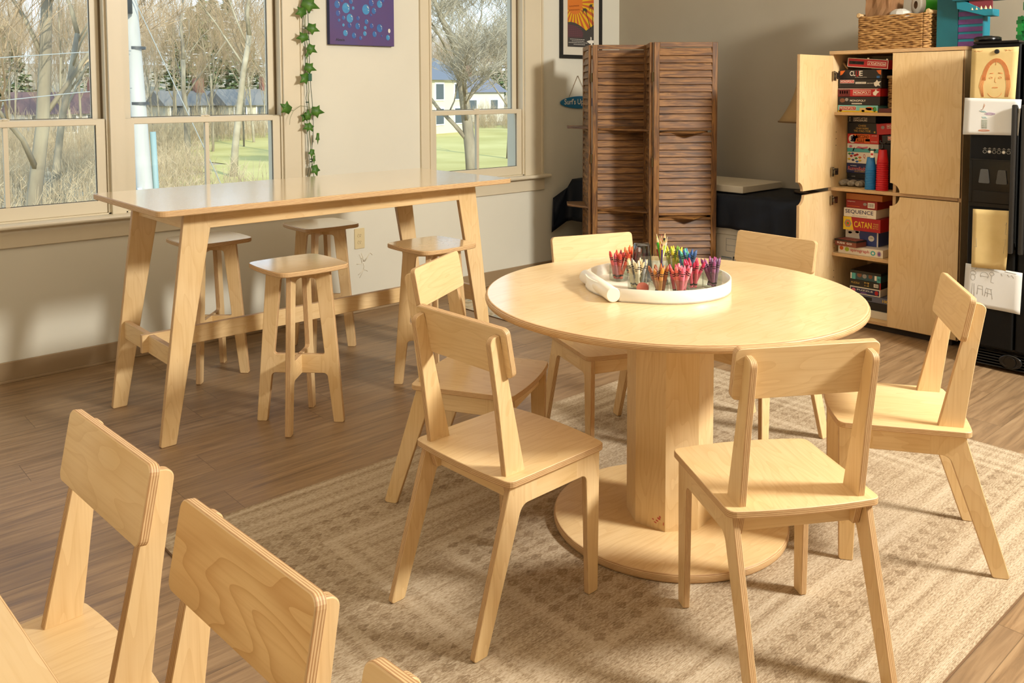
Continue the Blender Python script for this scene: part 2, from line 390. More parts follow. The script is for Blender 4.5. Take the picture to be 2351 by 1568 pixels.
struct(MB().box((XL-WT, YB-WT, 0), (XL, YA+WT, ZC)).build('wall_front', WALL))
struct(MB().box((XL, YA-.012, .0), (XB, YA, .1), bev=.003).build('baseboard_left', BASEB))
struct(MB().box((XL, YA-.022, .0), (XB-.012, YA-.012, .012), bev=.002).build('trim_8', BASEB))
struct(MB().box((XB-.012, YB, .0), (XB, YA-.012, .1), bev=.003).build('baseboard_back', BASEB))

def window(i, X0, X1):
    D = YA
    fr = MB()   # jamb liner, stops and dark channel
    fr.box((X0, D, ZS), (X0+.012, D+WT, ZH)).box((X1-.012, D, ZS), (X1, D+WT, ZH)).box((X0, D, ZH-.012), (X1, D+WT, ZH)).box((X0, D, ZS), (X1, D+WT, ZS+.01))
    root = struct(fr.build('window_%d' % i, TRIM))
    dk = plain('dark_window_channel', '6d5c42', .6)
    ch = MB(); ch.box((X0+.012, D+.052, ZS), (X0+.02, D+.062, ZH)).box((X1-.02, D+.052, ZS), (X1-.012, D+.062, ZH)); ch.build('track', dk, root)
    sw = .045
    def sash(nm, y0, y1, z0, z1, muntin, rb, rt):
        s = MB(); a, c = X0+.014, X1-.014
        s.box((a, y0, z0), (a+sw, y1, z1), bev=.003).box((c-sw, y0, z0), (c, y1, z1), bev=.003)
        s.box((a+sw, y0, z0), (c-sw, y1, z0+rb), bev=.003).box((a+sw, y0, z1-rt), (c-sw, y1, z1), bev=.003)
        if muntin:
            m_ = (a+c)/2; s.box((m_-.01, y0+.004, z0+rb), (m_+.01, y1-.004, z1-rt), bev=.003)
        q = s.build(nm, TRIM, root)
        MB().box((a+sw-.004, y0+.012, z0+rb-.004), (c-sw+.004, y0+.016, z1-rt+.004)).build('pane', PANE, q)
        dg_ = MB(); zz0, zz1 = z0+rb, z1-rt                               # dark glazing gasket
        g_ = plain('glazing_gasket', '2e2a24', .7)
        for u0, u1 in ((a+sw, a+sw+.003), (c-sw-.003, c-sw)): dg_.box((u0, y0+.009, zz0), (u1, y0+.012, zz1))
        dg_.box((a+sw, y0+.009, zz0), (c-sw, y0+.012, zz0+.003)); dg_.build('gasket', g_, q)
        return q
    lo = sash('lower_sash', D+.012, D+.044, ZS+.01, 1.258, True, .065, .032)
    hi = sash('upper_sash', D+.062, D+.094, 1.228, ZH-.012, False, .032, .05)
    lk = MB(); xm = (X0+X1)/2
    lk.lathe([(.0, 0), (.016, 0), (.016, .008), (.006, .012), (0, .012)], lambda a, b_, c: (xm+a, D+.03+b_, 1.258+c), 12, cap0=False, cap1=False)
    lk.box((xm-.03, D+.02, 1.258), (xm+.02, D+.03, 1.266), bev=.002); lk.build('sash_lock', TRIM, lo)
for i, (a, c) in enumerate(OPEN): window(i+1, a, c)
def casing(n, x0, x1, z0=ZS, z1=ZH):
    c = MB(); c.box((x0, YA-.016, z0), (x1, YA, z1), bev=.002); w = x1-x0
    if w > .06: c.box((x1-.016 if x0 > 2.3 or x0 < .5 else x0, YA-.024, z0), (x1 if x0 > 2.3 or x0 < .5 else x0+.016, YA-.016, z1), bev=.003)
    struct(c.build('trim_%d' % n, TRIM))
casing(1, .42, .50); casing(2, 1.43, 1.50); casing(3, 2.40, 2.525); casing(4, 3.385, 3.47); casing(5, 4.325, 4.505)
struct(MB().box((.42, YA-.018, ZH), (2.525, YA, ZH+.1), bev=.002).build('trim_6', TRIM)); struct(MB().box((3.385, YA-.018, ZH), (4.505, YA, ZH+.1), bev=.002).build('trim_7', TRIM))
def sill(n, x0, x1):
    prof = [(0, .743), (-.055, .743), (-.063, .749), (-.065, .756), (-.063, .763), (-.055, .769), (.09, .769), (.09, .743)]
    s = MB().prism([(p[0], p[1]) for p in prof], x1-x0, lambda a, b_, c: (x0+c, YA+a if a > 0 else YA+a, b_), .002)
    s.box((x0+.03, YA-.016, .65), (x1-.03, YA, .743), bev=.002)
    struct(s.build('trim_%d' % n, TRIM))
sill(9, .36, 2.585); sill(10, 3.345, 4.55)

# power outlet under the window
t = thing('power_outlet', 'ivory double power outlet on the cream wall below the windows', 'outlet', (2.908, YA, .466))
iv = plain('ivory_plastic', 'd8c79c', .4); blk = plain('slot_black', '2a221a', .6)
fw = lambda x, z, y0=0: (lambda a, b_, c: (a+x, -c+y0, b_+z))
MB().prism(rounded([(-.037, -.065), (.037, -.065), (.037, .065), (-.037, .065)], .006), .005, fw(0, 0), .002, me=0).build('face_plate', iv, t)
for zz in (.021, -.021):
    r = MB().prism(rounded([(-.017, -.013), (.017, -.013), (.017, .013), (-.017, .013)], .012), .0025, fw(0, zz, -.005), .0005, me=0).build('socket', iv, t)
    s = MB()
    s.box((-.0075, -.0078, zz-.001), (-.0055, -.0074, zz+.008)); s.box((.0055, -.0078, zz-.001), (.0075, -.0074, zz+.007))
    s.lathe([(.0026, 0), (.0026, .0004)], lambda a, b_, c: (a, -.0074-c, zz-.007+b_), 10); s.build('slot', blk, r)

# plaster patch scratches on the wall
sc = MB(); random.seed(3)
cx_, cz_ = 2.935, .295
for (a, b_, c, d) in [(-.03, .07, -.01, .01), (-.015, .075, .0, .02), (.0, .02, .05, .07), (.05, .07, .065, .055), (-.05, .01, -.01, .01), (0, .01, 0, -.03), (0, -.03, -.03, -.08), (0, -.03, .03, -.045), (-.02, .05, .01, .02), (.01, .02, .04, .06), (-.04, -.06, 0, -.03)]:
    sc.tube([(cx_+a, YA-.001, cz_+b_), (cx_+(a+c)/2+.004, YA-.002, cz_+(b_+d)/2), (cx_+c, YA-.001, cz_+d)], .0022, 5)
tag(sc.build('plaster_patch', plain('plaster_white', 'e2dac6', .9)), 'small scratched plaster patch on the wall just below the power outlet', 'plaster patch')

# ================================================================== CHAIRS
def chair(name, label, x, y, th, group=None):
    t = thing(name, label, 'chair', (x, y, 0), th, group)
    zs, zt, T = .4032, .4212, .018
    # seat: sides straight, front and rear edges bowed
    out = []
    front = [(.2088+.018*(1-(k/6)**2), .1955*k/6) for k in range(-6, 7)]
    rear = [(-.1492-.012*(1-(k/6)**2), -.1934*k/6) for k in range(-6, 7)]
    def rc(p, q, s_):  # small corner arcs
        return p
    pts = [front[0]]+front[1:-1]+[front[-1]]+[rear[0]]+rear[1:-1]+[rear[-1]]
    rad = [.022]+[0]*11+[.022]+[.022]+[0]*11+[.022]
    pts2 = [pts[0]]+pts[2:11]+[pts[12]]+[pts[13]]+pts[15:24]+[pts[25]]
    rad2 = [.022]+[0]*9+[.022]+[.022]+[0]*9+[.022]
    MB().prism(rounded(pts2, rad2, 4), T, lambda a, b, c: (a, b, c+zs), .002).build('seat', [VEN, EDG], t)
    # side frames (front leg, rear leg, rail) in plane y
    for s in (1, -1):
        y0 = s*.1786 - (T if s > 0 else 0)
        M = lambda a, b, c, y0=y0: (a, y0+c, b)
        fl = [(.160, 0), (.200, 0), (.206, .4032), (.128, .4032), (.128, .343)]
        fr = rounded([(.160, .0), (.200, 0), (.206, .4032), (.112, .4032), (.112, .343), (.1505, .343)], [.006, .008, 0, 0, 0, .026], 5)
        k = [i for i, p in enumerate(fr) if abs(p[0]-.112) < 1e-6 and p[1] > .4][0]
        MB().prism(fr, T, M, .002, seam={k}, swap=True).build('leg', [VEN, EDG], t)
        rr_ = rounded([(-.2592, 0), (-.2130, 0), (-.0925, .343), (-.040, .343), (-.040, .4032), (-.1345, .4032)], [.008, .008, .03, 0, 0, 0], 5)
        k = [i for i, p in enumerate(rr_) if abs(p[0]+.040) < 1e-6 and abs(p[1]-.343) < 1e-6][0]
        MB().prism(rr_, T, M, .002, seam={k}, swap=True).build('leg', [VEN, EDG], t)
        MB().prism([(-.040, .343), (.112, .343), (.112, .4032), (-.040, .4032)], T, M, .002, seam={1, 3}).build('side_rail', [VEN, EDG], t)
        # upright with tab below the seat
        y1 = s*.160 - (T if s > 0 else 0)
        M1 = lambda a, b, c, y1=y1: (a, y1+c, b)
        up_ = rounded([(-.065, .421), (-.065, .4212), (-.118, .655), (-.1515, .787), (-.1850, .779), (-.1775, .735), (-.158, .612), (-.133, .421), (-.131, .403), (-.112, .343), (-.066, .343)], [0, 0, 0, .004, .038, .0, .0, 0, 0, .006, .004], 7)
        MB().prism(up_, T, M1, .002, swap=True).build('upright', [VEN, EDG], t)
    for nm, xx in (('rear_rail', -.098), ('front_rail', .166)):
        MB().box((xx, -.160 if nm[0] == 'f' else -.1424, .345), (xx+T, .160 if nm[0] == 'f' else .1424, .4032), 0, me=1, M=lambda a, b, c: (a, b, c), bev=.001).build(nm, [VEN, VEN], t)
    # backrest board
    dx, dz = -.1534+.1283, .8016-.673; l = math.hypot(dx, dz); ux, uz = dx/l, dz/l; nx, nz = uz, -ux
    Mb = lambda a, b, c: (-.1283+ux*b+nx*c, a, .673+uz*b+nz*c)
    MB().prism(rounded([(-.1814, 0), (.1814, 0), (.1814, l), (-.1814, l)], .016, 5), T, Mb, .002).build('backrest', [VENW if False else VEN, EDG], t)
    return t
CH = [
 ('birch dining chair with its back to us, left of the round table pedestal', 1.5334, 1.7552, .0273),
 ('birch dining chair with its back to us, right of the round table pedestal', 1.9072, 1.1363, 1.015),
 ('birch dining chair seen from the side on the rug, before the black fridge', 2.6414, 1.1419, 2.1582),
 ('birch dining chair between the round table and the stools, facing the table', 1.8659, 2.2762, 5.2068),
 ('birch dining chair behind the round table, bright backrest before the slatted screen', 2.5265, 2.2502, -1.9271),
 ('birch dining chair behind the round table, shaded backrest before the white storage box', 2.9634, 1.8713, 3.0996),
 ('birch chair at the cropped foreground table, leftmost and farthest of its three chairs', .3248, 1.5579, 3.1992),
 ('birch chair at the cropped foreground table, middle one with swirling grain on its back', .3412, 1.0609, 3.1972),
 ('birch chair at the bottom edge of the photo, only its top corner showing', .35, .569, 3.22)]
ch0 = chair('dining_chair', CH[0][0], CH[0][1], CH[0][2], CH[0][3], 'birch plywood dining chairs'); grains(ch0, 1.3)
for i, (lb, x, y, th) in enumerate(CH[1:]):
    grains(dup(ch0, (x, y, .0), th, lb), 2.1+i*1.37)
for r_ in [q for q in COL.objects if q.name.startswith('dining_chair') and abs(q.location.y-1.0609) < .001]:
    for c_ in r_.children:
        if c_.name.startswith('backrest'): c_.data = c_.data.copy(); c_.data.materials[0] = VENW; c_['grain'] = 2.45
for o in list(COL.objects):
    if o.name.startswith('dining_chair') and .7 < o.location.x < 3.6 and .78 < o.location.y < 2.7: o.location.z = .008

# ================================================================== ROUND TABLE
t = thing('round_table', 'large round birch pedestal table standing on the rug', 'table', (2.203, 1.697, .008))
tr_, th_ = .5834+.008, .024
def ringprof(r, z0, z1, q=.008): return [(r-q, z0), (r-q*.3, z0+q*.3), (r, z0+q), (r, z1-q), (r-q*.3, z1-q*.3), (r-q, z1)]
def disc(r, z0, z1, q, seg=96):
    m = MB(); pr = ringprof(r, z0, z1, q); bidx = 0
    m.lathe(pr, ident, seg, 1, True, True); n = len(m.f)
    m.mi[n-1] = 0; m.mi[n-2] = 0
    for fi in (n-1, n-2): m.uv[fi] = [(m.v[i][0], m.v[i][1]) for i in m.f[fi]]
    for fi in range(n-2):
        m.uv[fi] = [(u[0]*2*PI*r, u[1]) for u in m.uv[fi]]
    return m
disc(tr_, .7565-.008-th_, .7565-.008, .008).build('tabletop', [VTOP, EDG], t)
disc(.3725, 0, .026, .006, 80).build('base', [VEN, EDG], t)
oc = [(.137*math.cos(math.radians(a)), .137*math.sin(math.radians(a))) for a in range(-147, 213, 45)]
m = MB(); hh = .7565-.008-th_-.026
for i in range(8):
    p, q = oc[i], oc[(i+1) % 8]; w = math.dist(p, q); bi = len(m.v)
    for pp, z in ((p, .026), (q, .026), (q, .026+hh), (p, .026+hh)): m.v.append((pp[0], pp[1], z))
    m.face([bi, bi+1, bi+2, bi+3], [(0, i*.37), (0, i*.37+w), (hh, i*.37+w), (hh, i*.37)], 0)
m.build('pedestal', [VEN], t)
mk = MB(); p, q = Vector(oc[0]), Vector(oc[-1]); ax = (q-p).normalized(); nn = Vector((ax.y, -ax.x)); nn = nn if nn.dot(p) > 0 else -nn
for (u, z, w, h) in [(.022, .062, .012, .006), (.028, .054, .010, .005), (.034, .047, .010, .004), (.042, .055, .007, .004), (.018, .068, .006, .008), (.006, .05, .003, .012)]:
    P0 = Vector((*(p+ax*(u)+nn*.0006), z)); n_ = len(mk.v)
    pts = [(w*.5*math.cos(k), h*.5*math.sin(k)) for k in [i*PI/4 for i in range(8)]]
    for a, b in pts: mk.v.append((P0.x+ax.x*a, P0.y+ax.y*a, P0.z+b+.3*a))
    mk.face(range(n_, n_+8), [(0, 0)]*8)
mk.build('scuff_mark', plain('red_scuff', 'c8534a', .7), t)
grains(t, 5.5)

# ================================================================== HIGH TABLE
t = thing('high_table', 'long bar height birch table standing below the windows', 'table', (2.05, 3.665, 0))
MB().prism(rounded([(-.889, -.405), (.889, -.405), (.889, .405), (-.889, .405)], .035, 6), .024, lambda a, b, c: (a, b, c+.926), .003).build('tabletop', [VHIGH, EDG], t)
for sx_ in (-1, 1):
    for sy_ in (-1, 1):
        y0 = -.275 if sy_ < 0 else .325-.024
        pl = [(sx_*.858, 0), (sx_*.796, 0), (sx_*.624, .926), (sx_*.742, .926)]
        MB().prism(rounded(pl, [.006, .006, 0, 0], 3), .024, lambda a, b, c, y0=y0: (a, y0+c, b), .002, swap=True).build('leg', [VEN, EDG], t)
    xi = .70 if sx_ > 0 else -.724
    MB().prism([(-.251, .846), (.301, .846), (.301, .926), (-.251, .926)], .024, lambda a, b, c, xi=xi: (xi+c, a, b), .001).build('end_rail', [VEN, EDG], t)
    xi = .775 if sx_ > 0 else -.799
    MB().prism([(-.251, .305), (.301, .305), (.301, .382), (-.251, .382)], .024, lambda a, b, c, xi=xi: (xi+c, a, b), .002).build('foot_rail', [VEN, EDG], t)
for yy, nm in ((-.274, 'apron'), (.300, 'apron')):
    MB().prism([(-.628+.0, .926), (-.640, .849), (.640, .849), (.628, .926)], .022, lambda a, b, c, yy=yy: (a, yy+c, b), .001).build(nm, [VEN, EDG], t)
MB().prism([(-.826, .31), (.826, .31), (.826, .386), (-.826, .386)], .024, lambda a, b, c: (a, .0+c, b), .002).build('stretcher', [VEN, EDG], t)
grains(t, 8.2)

# ================================================================== STOOLS
def stool(label, x, y, th):
    t = thing('bar_stool', label, 'stool', (x, y, 0), th, 'birch bar stools at the high table')
    pts = []
    hw, bow = .157, .012
    for k in range(4):
        a = k*PI/2; c_, s_ = math.cos(a), math.sin(a)
        for j in range(-5, 6):
            u = j/5; X = hw+bow*(1-u*u); Y = u*hw
            if abs(j) == 5 and j == 5: continue
            pts.append((X*c_-Y*s_, X*s_+Y*c_))
    rad = [.045 if i % 10 == 0 else 0 for i in range(len(pts))]
    # keep only points far from the corners so the arcs fit
    P2, R2 = [], []
    for i, p in enumerate(pts):
        j = i % 10
        if j in (1, 2, 8, 9): continue
        P2.append(p); R2.append(rad[i])
    MB().prism(rounded(P2, R2, 6), .02, lambda a, b, c: (a, b, c+.657), .003).build('seat', [VHIGH, EDG], t)
    for k in range(2):
        ang = PI/4+k*PI/2; c_, s_ = math.cos(ang), math.sin(ang)
        M = lambda a, b, c, c_=c_, s_=s_: (a*c_-(c-.011)*s_, a*s_+(c-.011)*c_, b)
        gap = .011
        for s in (-1, 1):
            outer = rounded([(s*.187, 0), (s*.143, 0), (s*.118, .21), (s*.085, .21), (s*.085, .29), (s*.108, .29), (s*.074, .615), (s*.048, .615), (s*.048, .657), (s*.135, .657)],
                            [.007, .007, .022, 0, 0, .016, .022, 0, 0, 0], 5)
            ks = set()
            n = len(outer)
            for i in range(n):
                p, q = outer[i], outer[(i+1) % n]
                if abs(p[0]-q[0]) < 1e-6 and (abs(abs(p[0])-.085) < 1e-6 or abs(abs(p[0])-.048) < 1e-6): ks.add(i)
            MB().prism(outer, .022, M, .002, seam=ks, swap=True).build('leg', [VEN, EDG], t)
            for z0, z1, xx, nm in ((.21, .29, .085, 'foot_rail'), (.615, .657, .048, 'top_rail')):
                if s > 0: MB().prism([(-xx, z0), (xx, z0), (xx, z1), (-xx, z1)], .022, M, .002, seam={1, 3}).build(nm, [VEN, EDG], t)
    return t
ST = [('birch bar stool on the near side of the high table, beside its left leg', 1.741, 3.283, 0),
      ('birch bar stool behind the left end of the high table, below the windows', 1.721, 4.155, .04),
      ('birch bar stool behind the high table, just left of the power outlet', 2.360, 4.19, -.03),
      ('birch bar stool on the near side of the high table, behind the chair backs', 2.431, 3.276, .02)]
s0 = stool(*ST[0]); grains(s0, 3.3)
for i, (lb, x, y, th) in enumerate(ST[1:]): grains(dup(s0, (x, y, 0), th, lb), 4.4+i*1.9)

# foreground table
t = thing('work_table', 'birch table cropped at the lower left corner of the photo, three chairs along it', 'table', (-.13, .9, 0), math.radians(2.6))
MB().prism(rounded([(-.376, -.75), (.376, -.75), (.376, .75), (-.376, .75)], .03, 5), .024, lambda a, b, c: (a, b, c+.732), .004, swap=True).build('tabletop', [VTOP, EDG], t)
for sx_ in (-1, 1):
    for sy_ in (-1, 1):
        MB().box((min(sx_*.15, sx_*.19), min(sy_*.55, sy_*.65), 0), (max(sx_*.15, sx_*.19), max(sy_*.55, sy_*.65), .732), 0, me=1, bev=.002).build('leg', [VEN, EDG], t)
grains(t, 6.1)

# ================================================================== RUGS
o = MB().box((-1.34, -.96, 0), (1.34, .96, .008), bev=.003, me=1).build('area_rug', [RUG, plain('rug_binding', '6d5238', .95)]); o.location = (2.265, 1.74, 0)
bn = MB()
for q in range(60):
    pass
tag(o, 'large flat woven beige and brown rug under the round table', 'rug')
m, tt, bb = new_mat('faded_rug'); n = N(tt, 'ShaderNodeTexNoise', i_Scale=14.0, i_Detail=4.0); tcn = N(tt, 'ShaderNodeTexCoord'); L(tt, tcn.outputs['Object'], n.inputs[0])
L(tt, ramp(tt, n.outputs[0], [(.35, '9aa098'), (.5, 'cdbfa2'), (.65, 'a89878')]), bb.inputs['Base Color']); bb.inputs['Roughness'].default_value = .95
o = MB().box((3.43, 3.3, 0), (4.15, 4.45, .006), bev=.002, me=1).build('small_rug', [m, plain('rug_binding', '6d5238', .95)])
tag(o, 'pale blue and cream rug behind the right leg of the high table', 'rug')

# ================================================================== FOLDING SCREEN
t = thing('folding_screen', 'dark brown louvred wooden folding screen with shelves, standing before the back corner', 'room divider', (4.5, 3.8, 0))
O0 = Vector((4.5, 3.8, 0)); ZT = 1.70
P1l, P2l, P2r, P3l, P3r = Vector((4.59, 4.31, 0)), Vector((4.341, 4.019, 0)), Vector((4.648, 3.777, 0)), Vector((4.400, 3.540, 0)), Vector((4.726, 3.281, 0))
slat_mesh = {}
def panel(A, B):
    A, B = A-O0, B-O0; u = (B-A); w = u.length; u.normalize(); n = Vector((u.y, -u.x, 0))   # n towards the lens
    if n.dot(-O0-A) < 0: n = -n
    M = lambda a, b, c: tuple(A+u*a+n*c+Vector((0, 0, b)))
    TH = .022; sw = .038
    fr = MB()
    for a0, a1, z0, z1 in ((.002, sw, .02, ZT), (w-sw, w-.002, .02, ZT)):
        fr.prism([(a0, z0), (a1, z0), (a1, z1), (a0, z1)], TH, M, .002, swap=True, me=0)
    levels = [(.05, .555), (.60, 1.105), (1.15, ZT-.03)]
    for z in (.035, .555, .585, 1.105, 1.135, ZT-.03): fr.prism([(sw, z), (w-sw, z), (w-sw, z+.03 if z > 1.6 or z < .1 else z+.015), (sw, z+.03 if z > 1.6 or z < .1 else z+.015)], TH, M, .001, me=0)
    p = fr.build('panel', DARK, t); p['grain'] = random.random()*9
    for z0, z1 in ((.066, .553), (.602, 1.103), (1.152, ZT-.036)):
        n_ = 11; st = (z1-z0)/n_
        for k in range(n_):
            zc = z0+st*(k+.5); g = MB()
            dz, dc = st*.53, .0075
            Ms = lambda a, b, c, zc=zc: tuple(A+u*a+Vector((0, 0, zc))+Vector((0, 0, 1))*b+n*(.011-dc*(b/dz)+c))
            g.prism([(sw-.001, -dz), (w-sw+.001, -dz), (w-sw+.001, dz), (sw-.001, dz)], .006, Ms, .001, me=0)
            s_ = g.build('slat', DARK, p); s_['grain'] = random.random()*40
    return p
for A, B in ((P1l, P2l), (P2l, P2r), (P2r, P3l), (P3l, P3r)): panel(A, B)
def shelf(pts, z):
    s_ = MB().prism([(p[0]-O0.x, p[1]-O0.y) for p in pts], .014, lambda a, b, c: (a, b, c+z), .002, me=0).build('shelf', DARK, t); s_['grain'] = random.random()*9
F3 = (P3r-P3l).normalized(); N3 = Vector((F3.y, -F3.x, 0)); N3 = N3 if N3.dot(-P3l) > 0 else -N3
F2 = (P2r-P2l).normalized()
for z in (1.116, .568):
    a = P3l+F3*.045-N3*.02; b_ = P3l+F3*.365-N3*.02; tip = P3l+F3*.245+N3*.10
    shelf([a, tip, b_, P3l+F3*.2-N3*.16], z)
    shelf([P2l+F2*.03+N3*.005, P2r-F2*.0, P2r+(P3l-P2r)*.55, P2l+F2*.12+(P3l-P2r)*.12], z+.005)
    q = P2l+(P1l-P2l)*.05; e = P2l+(P1l-P2l)*.9; nL = Vector((-F3.x, -F3.y, 0))
    shelf([q+nL*.0, e, e+nL*.14, q+nL*.15+(P1l-P2l)*.45], z+.012)
hg = MB()
for P in (P2l, P2r, P3l):
    for z in (.25, .9, 1.45):
        q = P-O0-fwd.normalized()*.012; hg.box((q.x-.006, q.y-.006, z), (q.x+.006, q.y+.006, z+.06))
hg.build('hinge', plain('aged_brass', '6b5836', .45, .8), t)

# ================================================================== CLOTH TABLE BEHIND
CL = m_noise('navy_cloth', '0b0f17', '131a27', 7, .6, stretch=(1, 1, .3)); CL.node_tree.nodes['Principled BSDF'].inputs['Specular IOR Level'].default_value = .3
TY0, TY1, TXF, TXB, TZc = 2.66, 4.60, 4.75, 5.33, .722
t = thing('folding_table', 'low folding table against the back wall, hidden under a dark navy cloth', 'table', (5.04, 3.58, 0))
MB().box((-.29, -.90, .69), (.28, 1.0, .713), bev=.002).build('tabletop', plain('grey_laminate', '8d8a84', .5), t)
for yy in (-.75, .82):
    for xx in (-.2, .2):
        MB().tube([(xx, yy, .69), (xx, yy+.05*(1 if yy > 0 else -1), .4), (xx, yy+.07*(1 if yy > 0 else -1), 0)], .013, 10).build('leg', BLACK, t)
m = MB(); NX, NY = 10, 60
def cz(xf, yv):
    return TZc+.002*math.sin(yv*9)
rows = []
for j in range(NY+1):
    yv = TY0+(TY1-TY0)*j/NY
    row = []
    endf = max(0, (yv-(TY1-.10))/.10); e0 = max(0, (TY0+.06-yv)/.06)
    drop = .20 if yv > 3.05 else .20+.17*min(1, (3.05-yv)/.28)
    if yv > 4.1: drop = .30
    fold = .012*math.sin(yv*17)+.008*math.sin(yv*41)
    if yv < 2.95: fold = .030*math.sin((yv-2.6)*34)*min(1, (2.95-yv)/.1)
    for k in range(5): row.append((TXB-(TXB-TXF)*k/5, yv, cz(0, yv)))
    row.append((TXF, yv, cz(0, yv)-.004)); row.append((TXF-.012, yv, cz(0, yv)-.018))
    for k in range(1, 9): row.append((TXF-.014-fold*k/8*1.0-.01*k/8, yv, cz(0, yv)-.018-drop*k/8))
    rows.append(row)
# draped left end
for j in range(1, 9):
    f = j/8; row = []
    for p in rows[NY]:
        row.append((p[0]-.15*f*(1 if p[0] < 4.8 else .2), TY1+.012+.03*f+.006*math.sin(p[0]*30)*f, p[2]-(.33*f if p[2] > .7 else .33*f*.25)-.0))
    rows.append(row)
nc = len(rows[0])
for r_ in rows:
    for p in r_: m.v.append((p[0], p[1], p[2]))
for j in range(len(rows)-1):
    for k in range(nc-1): m.face([j*nc+k, j*nc+k+1, (j+1)*nc+k+1, (j+1)*nc+k], [(0, 0)]*4, 0, True)
o = m.build('tablecloth', CL)
sm_ = o.modifiers.new('thick', 'SOLIDIFY'); sm_.thickness = .003
tag(o, 'dark navy cloth draped over the low table behind the slatted screen', 'tablecloth')
# flat white box
o = MB().box((0, 0, 0), (.47, .62, .045), bev=.004).build('flat_box', m_noise('white_card', 'cfc6b2', 'd8cfbb', 5, .7)); o.location = (4.80, 3.127, .728)
tag(o, 'large flat white cardboard box lying on the navy cloth right of the screen', 'box')
# chair legs / crate seen under the cloth left of the screen
o = MB(); o.tube([(4.93, 4.56, 0), (4.93, 4.56, .34), (4.94, 4.54, .385), (4.97, 4.50, .40), (5.15, 4.40, .40)], .011, 8)
tag(o.build('metal_stand', BLACK), 'black bent metal tube leg under the left end of the navy cloth', 'stand')
o = MB(); o.box((4.86, 4.37, 0), (4.90, 4.43, .40), 0, me=1, bev=.002)
tag(o.build('wooden_post', [VENW, EDG]), 'upright wooden board end under the navy cloth left of the screen', 'board')
# storage box
BXC = m_noise('white_cardboard', 'c9c4b6', 'd3cec0', 6, .8)
t = thing('storage_box', 'white cardboard records storage box on the floor under the navy cloth', 'box', (4.78, 3.17, 0), math.radians(0))
MB().box((0, -.22, 0), (.38, .14, .455), bev=.003).build('body', BXC, t)
MB().box((-.008, -.228, .455), (.388, .148, .512), bev=.004).build('lid', BXC, t)
ln = MB(); GL = plain('blue_grey_print', '5f6f7c', .8)
def bxr(y0, y1, z0, z1, th_=.0018):   # printed rectangle outline
    for a in ((y0, y1, z0, z0+th_), (y0, y1, z1-th_, z1), (y0, y0+th_, z0, z1), (y1-th_, y1, z0, z1)): ln.box((-.0008, a[0], a[2]), (-.0002, a[1], a[3]))
bxr(-.20, .065, .345, .43); ln.box((-.0008, -.20, .386), (-.0002, .065, .3878)); ln.box((-.0008, .02, .302), (-.0002, .10, .308)); ln.box((-.0008, .02, .296), (-.0002, .10, .2985))
ln.build('printed_form', GL, t)
lg = MB().prism(rounded([(-.105, .27), (.012, .27), (.012, .318), (-.105, .318)], .01), .0008, lambda a, b, c: (-.0009+c*.5, a, b), 0, me=0).build('logo_plate', plain('print_black', '2a2724', .7), t)
text('BANKERS BOX', (.10, .018), plain('print_white', 'e6e2d8', .7), (-.0012, .004, .286), TX, TZ, t)
# tape measure hanging on the box front
t = thing('tape_measure', 'yellow and black tape measure leaning on the white storage box', 'tape measure', (4.715, 3.07, 0))
YEL = plain('safety_yellow', 'c8cf1e', .45)
MB().prism(rounded([(-.055, .415), (.035, .425), (.04, .50), (-.045, .505)], .02), .045, lambda a, b, c: (c, a, b), .004, me=0).build('case', YEL, t)
MB().prism(rounded([(-.040, .435), (.022, .44), (.025, .49), (-.034, .493)], .014), .051, lambda a, b, c: (c-.003, a, b), .003, me=0).build('grip', BLACKM, t)
MB().prism(rounded([(-.065, .375), (.05, .385), (.045, .42), (-.06, .415)], .016), .05, lambda a, b, c: (c-.003, a, b), .004, me=0).build('base', BLACKM, t)
o = MB().prism(rounded([(-.10, 0), (.10, 0), (.105, .21), (-.105, .21)], .01), .10, lambda a, b, c: (c, a, b+.31), .006, me=0).build('plastic_tub', plain('grey_white_plastic', 'c5c0b4', .45)); o.location = (4.90, 2.80, -.0)
for v in o.data.vertices:
    if v.co.z > .5: pass
o.location.z = -.31
tag(o, 'small white plastic tub under the navy cloth right of the storage box', 'tub')

# ================================================================== LAMP BEHIND THE CABINET DOOR
t = thing('table_lamp', 'lamp with a flared tan fabric shade, half hidden behind the open cabinet door', 'lamp', (5.14, 2.87, 0))
SH = m_noise('tan_lampshade', '9c7f55', 'a98c60', 4, .85)
m = MB(); prof = []
for k in range(9):
    f = k/8; prof.append((.185-.115*(1-(1-f)**1.9), 1.187+.30*f))
m.lathe(prof, ident, 40, 0, False, False)
sh = m.build('lamp_shade', SH, t); so = sh.modifiers.new('s', 'SOLIDIFY'); so.thickness = .002
MB().lathe([(.187, 1.183), (.188, 1.19), (.184, 1.192)], ident, 40, 0, False, False).build('shade_trim', plain('brown_piping', '6a4e2c', .8), sh)
MB().lathe([(.012, .75), (.045, .80), (.06, .88), (.03, 1.0), (.012, 1.05), (.012, 1.25)], ident, 20).build('pole', plain('lamp_bronze', '4b3a28', .4, .6), t)
MB().lathe([(.08, .728), (.08, .74), (.03, .75), (.012, .76)], ident, 32).build('base', plain('lamp_bronze', '4b3a28', .4, .6), t)

